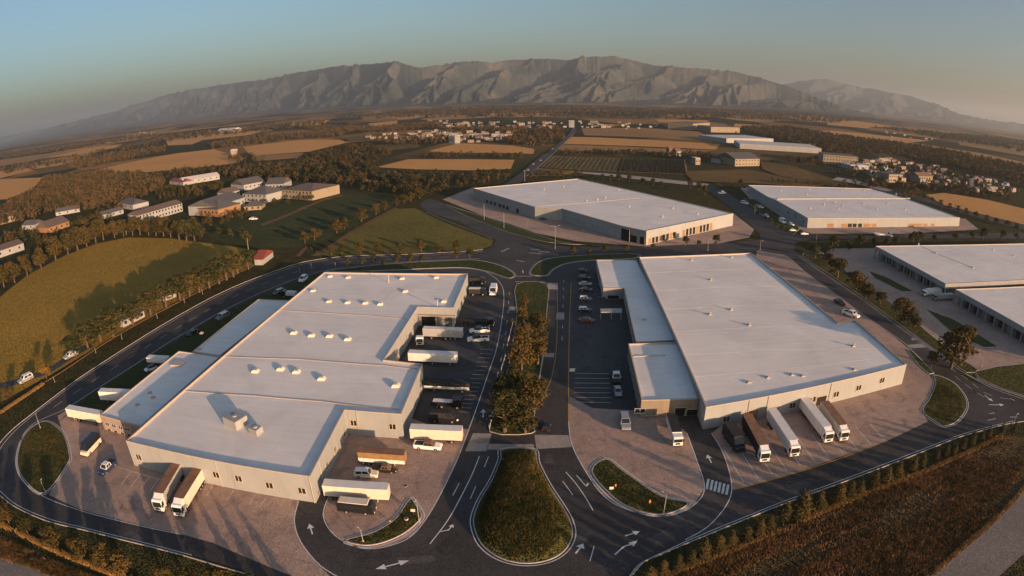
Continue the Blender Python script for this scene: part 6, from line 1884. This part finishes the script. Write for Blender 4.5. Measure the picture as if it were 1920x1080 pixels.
# west yard of the right warehouse
car('silver car parked in the shaded row beside the right warehouse', (1085, 535), (1110, 535), 'car_silver', 'sedan')
car('black car parked second in the shade of the right warehouse', (1084, 524), (1108, 524), 'car_black', 'suv')
car('black car parked farthest in the shade of the right warehouse', (1084, 510), (1102, 510), 'car_black', 'suv')
car('low black car between the silver car and the white roofed cars', (1086, 546), (1112, 546), 'car_black', 'sedan')
car('white roofed car parked beside the right warehouse, farther one', (1086, 563), (1110, 563), 'car_grey', 'suv', 'car_white')
car('white roofed car parked beside the right warehouse, nearer one', (1084, 584), (1110, 584), 'car_black', 'suv', 'car_white')
car('dark red car parked last in the row beside the right warehouse', (1085, 603), (1116, 604), 'car_red', 'sedan')
car('white topped pickup parked against the right warehouse wall', (1153, 700), (1157, 722), 'car_black', 'pickup', 'car_white')
car('silver car parked behind the white topped pickup', (1156, 728), (1160, 746), 'car_silver', 'sedan', 'car_silver')
car('silver car standing at the corner of the right warehouse wing', (1169, 782), (1174, 812), 'car_silver', 'suv', 'car_silver')
box_truck('white truck with black roof outside the wing of the right warehouse', (1256, 795), (1270, 840), 'trailer_white', 'tarp_dark', 'car_white', 3.2, 8.5)
car('small black and white car driving up the central road', (1022, 812), (1026, 795), 'car_black', 'hatch', 'car_black')
# right front lorry park
car('black van parked first in the lorry park', (1362, 812), (1388, 850), 'car_black', 'van', 'tarp_dark', 7.0)
semi('brown roofed lorry with white cab in the lorry park, leftmost lorry', (1397, 800), (1432, 870), 'tarp_dark', 'trailer_brown')
semi('white lorry in the middle of the lorry park', (1443, 790), (1488, 860), 'trailer_white', 'trailer_white')
semi('white lorry backed to the wall beside a brown roofed lorry', (1503, 768), (1552, 833), 'trailer_white', 'trailer_white')
semi('brown roofed lorry with white cab at the right end of the lorry park', (1541, 775), (1581, 830), 'trailer_cream', 'trailer_brown')
# east side
car('black car parked along the right side road', (1558, 560), (1590, 580), 'car_black', 'sedan', 'car_black')
car('white pickup parked below the black car beside the right road', (1580, 587), (1610, 598), 'car_white', 'pickup', 'car_white')
box_truck('white box truck in the right edge yard', (1768, 552), (1724, 556), 'trailer_white', 'trailer_white', 'car_white', 3.3, 8)
box_truck('grey truck backed into the right edge warehouse', (1785, 562), (1750, 563), 'trailer_silver', 'trailer_silver', 'car_silver', 3.0, 8)
car('white car on the verge near the junction trees', (1528, 476), (1544, 477), 'car_white', 'sedan')
# far car parks
for r_, f_, st, lab in (((1390, 381), (1402, 384), 'suv', 'white car parked near the far right warehouse, next to the road'), ((1421, 389), (1432, 391), 'suv', 'white car in the middle of the far car park'), ((1446, 385), (1457, 390), 'van', 'white van against the far right warehouse wall'), ((1432, 404), (1442, 410), 'sedan', 'pale car beside the far car park shrubs'),
                        ((1462, 415), (1473, 421), 'van', 'white van at the near end of the far car park'), ((1478, 421), (1488, 424), 'suv', 'dark windowed car beside the white van of the far car park'), ((1501, 440), (1515, 440), 'sedan', 'white car waiting at the junction before the far right warehouse'), ((1480, 433), (1492, 433), 'sedan', 'pale car parked outside the far car park'), ((1347, 364), (1360, 363), 'pickup', 'white pickup on the approach road behind the far centre warehouse')):
    car(lab, r_, f_, 'car_white', st, None)
flat_truck('white flatbed truck in front of the far right warehouse', (1640, 443), (1672, 444), 'car_white', 'car_white', 10)
car('dark car parked in the notch of the far centre warehouse', (1012, 412), (1026, 412), 'car_black', 'sedan')
car('pale car parked in the notch of the far centre warehouse', (1034, 410), (1046, 410), 'car_silver', 'sedan')
car('white car parked on the dark lawn of the housing compound', (468, 412), (483, 412), 'car_white', 'sedan')
for k, (x, y) in enumerate(((988, 322), (998, 311), (1012, 304), (1034, 282))):
    car(('first', 'second', 'third', 'fourth')[k] + ' car counted from the near end of the straight country road', (x, y), (x + 4, y - 4), 'car_silver', 'sedan')

# ------------------------------------------------------------------ poles and small things
def lamp_post(px, py, top, label, arm=1.6, ang=0.0, group=None, two=False):
    x, y = G(px, py); h = max(3.0, top_height((px, py), (px, top)))
    t = thing('lamp_post', label, 'lamp post', (x, y, 0.0), ang, group)
    MB().cyl((0, 0, -0.1), (0, 0, h), 0.10, 0.06, 'pole', 7).build('pole', t)
    MB().cyl((0, 0, 0), (0, 0, 0.5), 0.22, 0.18, 'pole', 8).build('base', t)
    for s in ((1, -1) if two else (1,)):
        MB().cyl((0, 0, h - 0.1), (s * arm, 0, h + 0.25), 0.06, 0.05, 'pole', 6).build('arm', t)
        MB().box(s * arm - 0.35, s * arm + 0.35, -0.16, 0.16, h + 0.18, h + 0.32, 'pole', 0.08, 0.04).build('lamp_head', t)
    return t

def utility_pole(px, py, top, label, group=None, cross=True, rad=0.17, hmin=4.0):
    x, y = G(px, py); h = max(hmin, top_height((px, py), (px, top)))
    t = thing('utility_pole', label, 'pole', (x, y, 0.0), 0.3, group)
    MB().cyl((0, 0, -0.1), (0, 0, h), rad, rad * .65, 'pole', 7).build('post', t)
    if cross:
        MB().box(-1.2, 1.2, -0.07, 0.07, h - 0.6, h - 0.45, 'pole').build('crossbar', t)
    return t

lamp_post(1041, 466, 424, 'tall pale lamp post at the junction before the far centre warehouse', 2.2, 0.2, two=True)
utility_pole(908, 412, 382, 'left of the two pale posts on the verge before the far centre warehouse', cross=False, rad=0.12)
utility_pole(945, 428, 399, 'right of the two pale posts on the verge before the far centre warehouse', cross=False, rad=0.12)
utility_pole(984, 340, 319, 'pole at the near end of the straight country road')
utility_pole(467, 479, 446, 'slim pale pole at the edge of the dark meadow', cross=False)
utility_pole(237, 440, 421, 'pale pole among the golden trees behind the meadow', cross=False)
lamp_post(44 + 41, 922, 903, 'small lamp post on the grass corner of the left bend', 0.8, 2.0)
lamp_post(76, 803, 776, 'leaning white post at the left bend of the ring road', 0.6, 2.4)
lamp_post(786, 978, 944, 'lamp post on the small wedge of grass, right one', 0.9, 2.2)
lamp_post(681, 1016, 992, 'lamp post on the small wedge of grass, left one', 0.8, 2.6)
lamp_post(1244, 963, 926, 'lamp post on the dark grass wedge before the right warehouse', 1.2, 2.4)
lamp_post(1327, 470, 450, 'lamp post before the far centre warehouse beside the brown trees', 1.4, 0.0)
lamp_post(1415, 403, 384, 'lamp post in the far car park', 1.4, 0.0)
lamp_post(1530, 458, 438, 'lamp post at the junction beside the big dark tree', 1.2, 1.0)
lamp_post(1425, 469, 452, 'left lamp post beside the junction sign', 1.2, 0.0)
lamp_post(1840, 690, 662, 'thin lamp post on the right yard edge', 1.2, 2.0)
lamp_post(1900, 795, 778, 'small post at the right end of the evergreen row', 0.6, 0.0)
utility_pole(394, 252, 238, 'tall mast on the left plain', cross=False)
grp = 'posts between meadow and ring road'
for px, py in ((103, 717), (180, 662), (229, 636), (295, 597), (346, 568), (380, 552), (417, 523), (446, 513), (562, 511), (584, 504), (629, 502)):
    utility_pole(px, py, py - 11, 'short pale post in the line between meadow and ring road', grp, False, 0.09, 2.2)

def sign(px, py, label, w=0.9, h=0.7, z=0.5, m='trailer_cream', rz=0.0):
    x, y = G(px, py)
    t = thing('sign_board', label, 'sign', (x, y, 0.1), rz)
    MB().cyl((0, 0, -0.1), (0, 0, z + h), 0.04, 0.04, 'pole', 6).build('post', t)
    MB().box(-w / 2, w / 2, -0.09, -0.045, z, z + h, m).build('board', t)
sign(1146, 921, 'small cream board on the dark grass wedge of the right yard')
sign(775, 963, 'small cream board on the wedge of grass of the left yard')
sign(1011, 1035, 'small cream board at the near tip of the teardrop island')
sign(945, 868, 'small white board in the shade of the teardrop island')
sign(1154, 914, 'slim orange marker beside the cream board on the right wedge', 0.35, 0.6, 0.3, 'orange')
sign(1218, 945, 'slim orange marker near the lamp post on the right wedge', 0.35, 0.8, 0.3, 'orange')
sign(732, 980, 'small orange marker on the wedge of grass of the left yard', 0.5, 0.35, 0.2, 'orange')
sign(1073, 698, 'pale box beside the yellow line of the central road', 1.6, 1.0, 0.2, 'trailer_white')
x, y = G(1222, 936)
x, y = G(760, 975)
def manhole(px, py, label):
    x, y = G(px, py)
    t = thing('manhole', label, 'manhole', (x, y, 0.0))
    MB().cyl((0, 0, -0.02), (0, 0, 0.06), 0.5, 0.5, 'kerb', 14).build('ring', t)
    MB().cyl((0, 0, 0.0), (0, 0, 0.07), 0.36, 0.36, 'chassis', 14).build('cover', t)
manhole(760, 911, 'round manhole cover in the left loading yard')
o = thing('well_ring', 'pale round shaft ring on the left side of the teardrop island', 'shaft', (*G(907, 974), 0.2))
MB().cyl((0, 0, 0), (0, 0, 0.4), 0.45, 0.45, 'kerb', 14).build('ring', o); MB().cyl((0, 0, .38), (0, 0, 0.42), 0.3, 0.3, 'chassis', 12).build('cover', o)
o = thing('well_ring', 'pale round shaft ring on the wedge of grass of the left yard', 'shaft', (*G(762, 975), 0.1))
MB().cyl((0, 0, 0), (0, 0, 0.4), 0.45, 0.45, 'kerb', 14).build('ring', o); MB().cyl((0, 0, .38), (0, 0, 0.42), 0.3, 0.3, 'chassis', 12).build('cover', o)

# fence along the median side of the left road, rails seen as white triplets
def rail_fence(p0, p1, label):
    a, b = Vector(G(*p0)), Vector(G(*p1)); d = b - a; L = d.length
    t = thing('guard_rail', label, 'guard rail', (a.x, a.y, 0.0), math.atan2(d.y, d.x))
    for z in (0.35, 0.65, 0.95):
        MB().cyl((0, 0, z), (L, 0, z), 0.06, 0.06, 'paint_white', 6).build('rail', t)
    for k in range(int(L / 2) + 1):
        x_ = min(L, k * 2.0)
        MB().cyl((x_, 0, 0), (x_, 0, 1.05), 0.05, 0.05, 'steel', 6).build('post', t)
rail_fence((918, 806), (924, 776), 'white guard rail at the near end of the median')
rail_fence((929, 752), (934, 738), 'short white guard rail below the golden median trees')
rail_fence((940, 695), (948, 668), 'white guard rail beside the largest golden tree')
rail_fence((951, 650), (962, 606), 'long white guard rail at the far half of the median')

# portal and barrier at the entrance of the estate
o = thing('gate_portal', 'dark low steel gate across the entrance near the junction', 'gate', (*G(963, 524), 0.0))
a, b = Vector(G(963, 524)), Vector(G(975, 524))
for k in range(5):
    x_ = (b - a).length * k / 4
    MB().cyl((x_, 0, 0), (x_, 0, 1.8), 0.07, 0.07, 'chassis', 6).build('bar', o)
MB().box(-0.1, (b - a).length + .1, -.05, .05, 1.75, 1.9, 'chassis').build('rail', o)

# shrubs and hedge beside the approach road
def low_wall(pts, h, label, m='wall_beige', w=0.3):
    o = strip_mesh(MB(), smooth(GL(pts), False, 3), w, 0.0, m, h=h).build('low_wall')
    tag(o, label, 'wall')
low_wall([(800, 400), (850, 421), (900, 440), (922, 449)], 0.9, 'low red brown wall beside the approach road', 'wall_brick')
low_wall([(836, 384), (880, 398), (960, 422), (1000, 436)], 0.4, 'low kerb wall along the apron of the far centre warehouse', 'kerb')
low_wall([(476, 498), (440, 515), (400, 534), (350, 559), (300, 585), (250, 612), (200, 642), (160, 668), (120, 695), (86, 716)], 0.3, 'low stone edging between meadow and ring road verge', 'soil', 0.4)

# ------------------------------------------------------------------ haze
mb = MB()
mb.box(-26100, 26100, -1000, 26100, -1.95, max(TOPS) + 25, 'black')
me = mb.mesh('haze')
hz = obj('haze', me)
hm = bpy.data.materials.new('haze'); hm.use_nodes = True
hn = hm.node_tree; hn.nodes.clear()
ho = hn.nodes.new('ShaderNodeOutputMaterial'); hv = hn.nodes.new('ShaderNodeVolumePrincipled')
hv.inputs['Color'].default_value = (0.88, 0.95, 1.0, 1)
hv.inputs['Density'].default_value = 0.000056
hv.inputs['Anisotropy'].default_value = 0.4
hn.links.new(hv.outputs[0], ho.inputs['Volume'])
me.materials.clear(); me.materials.append(hm)
hz['kind'] = 'stuff'; hz['label'] = 'pale evening haze over the plain and mountains'
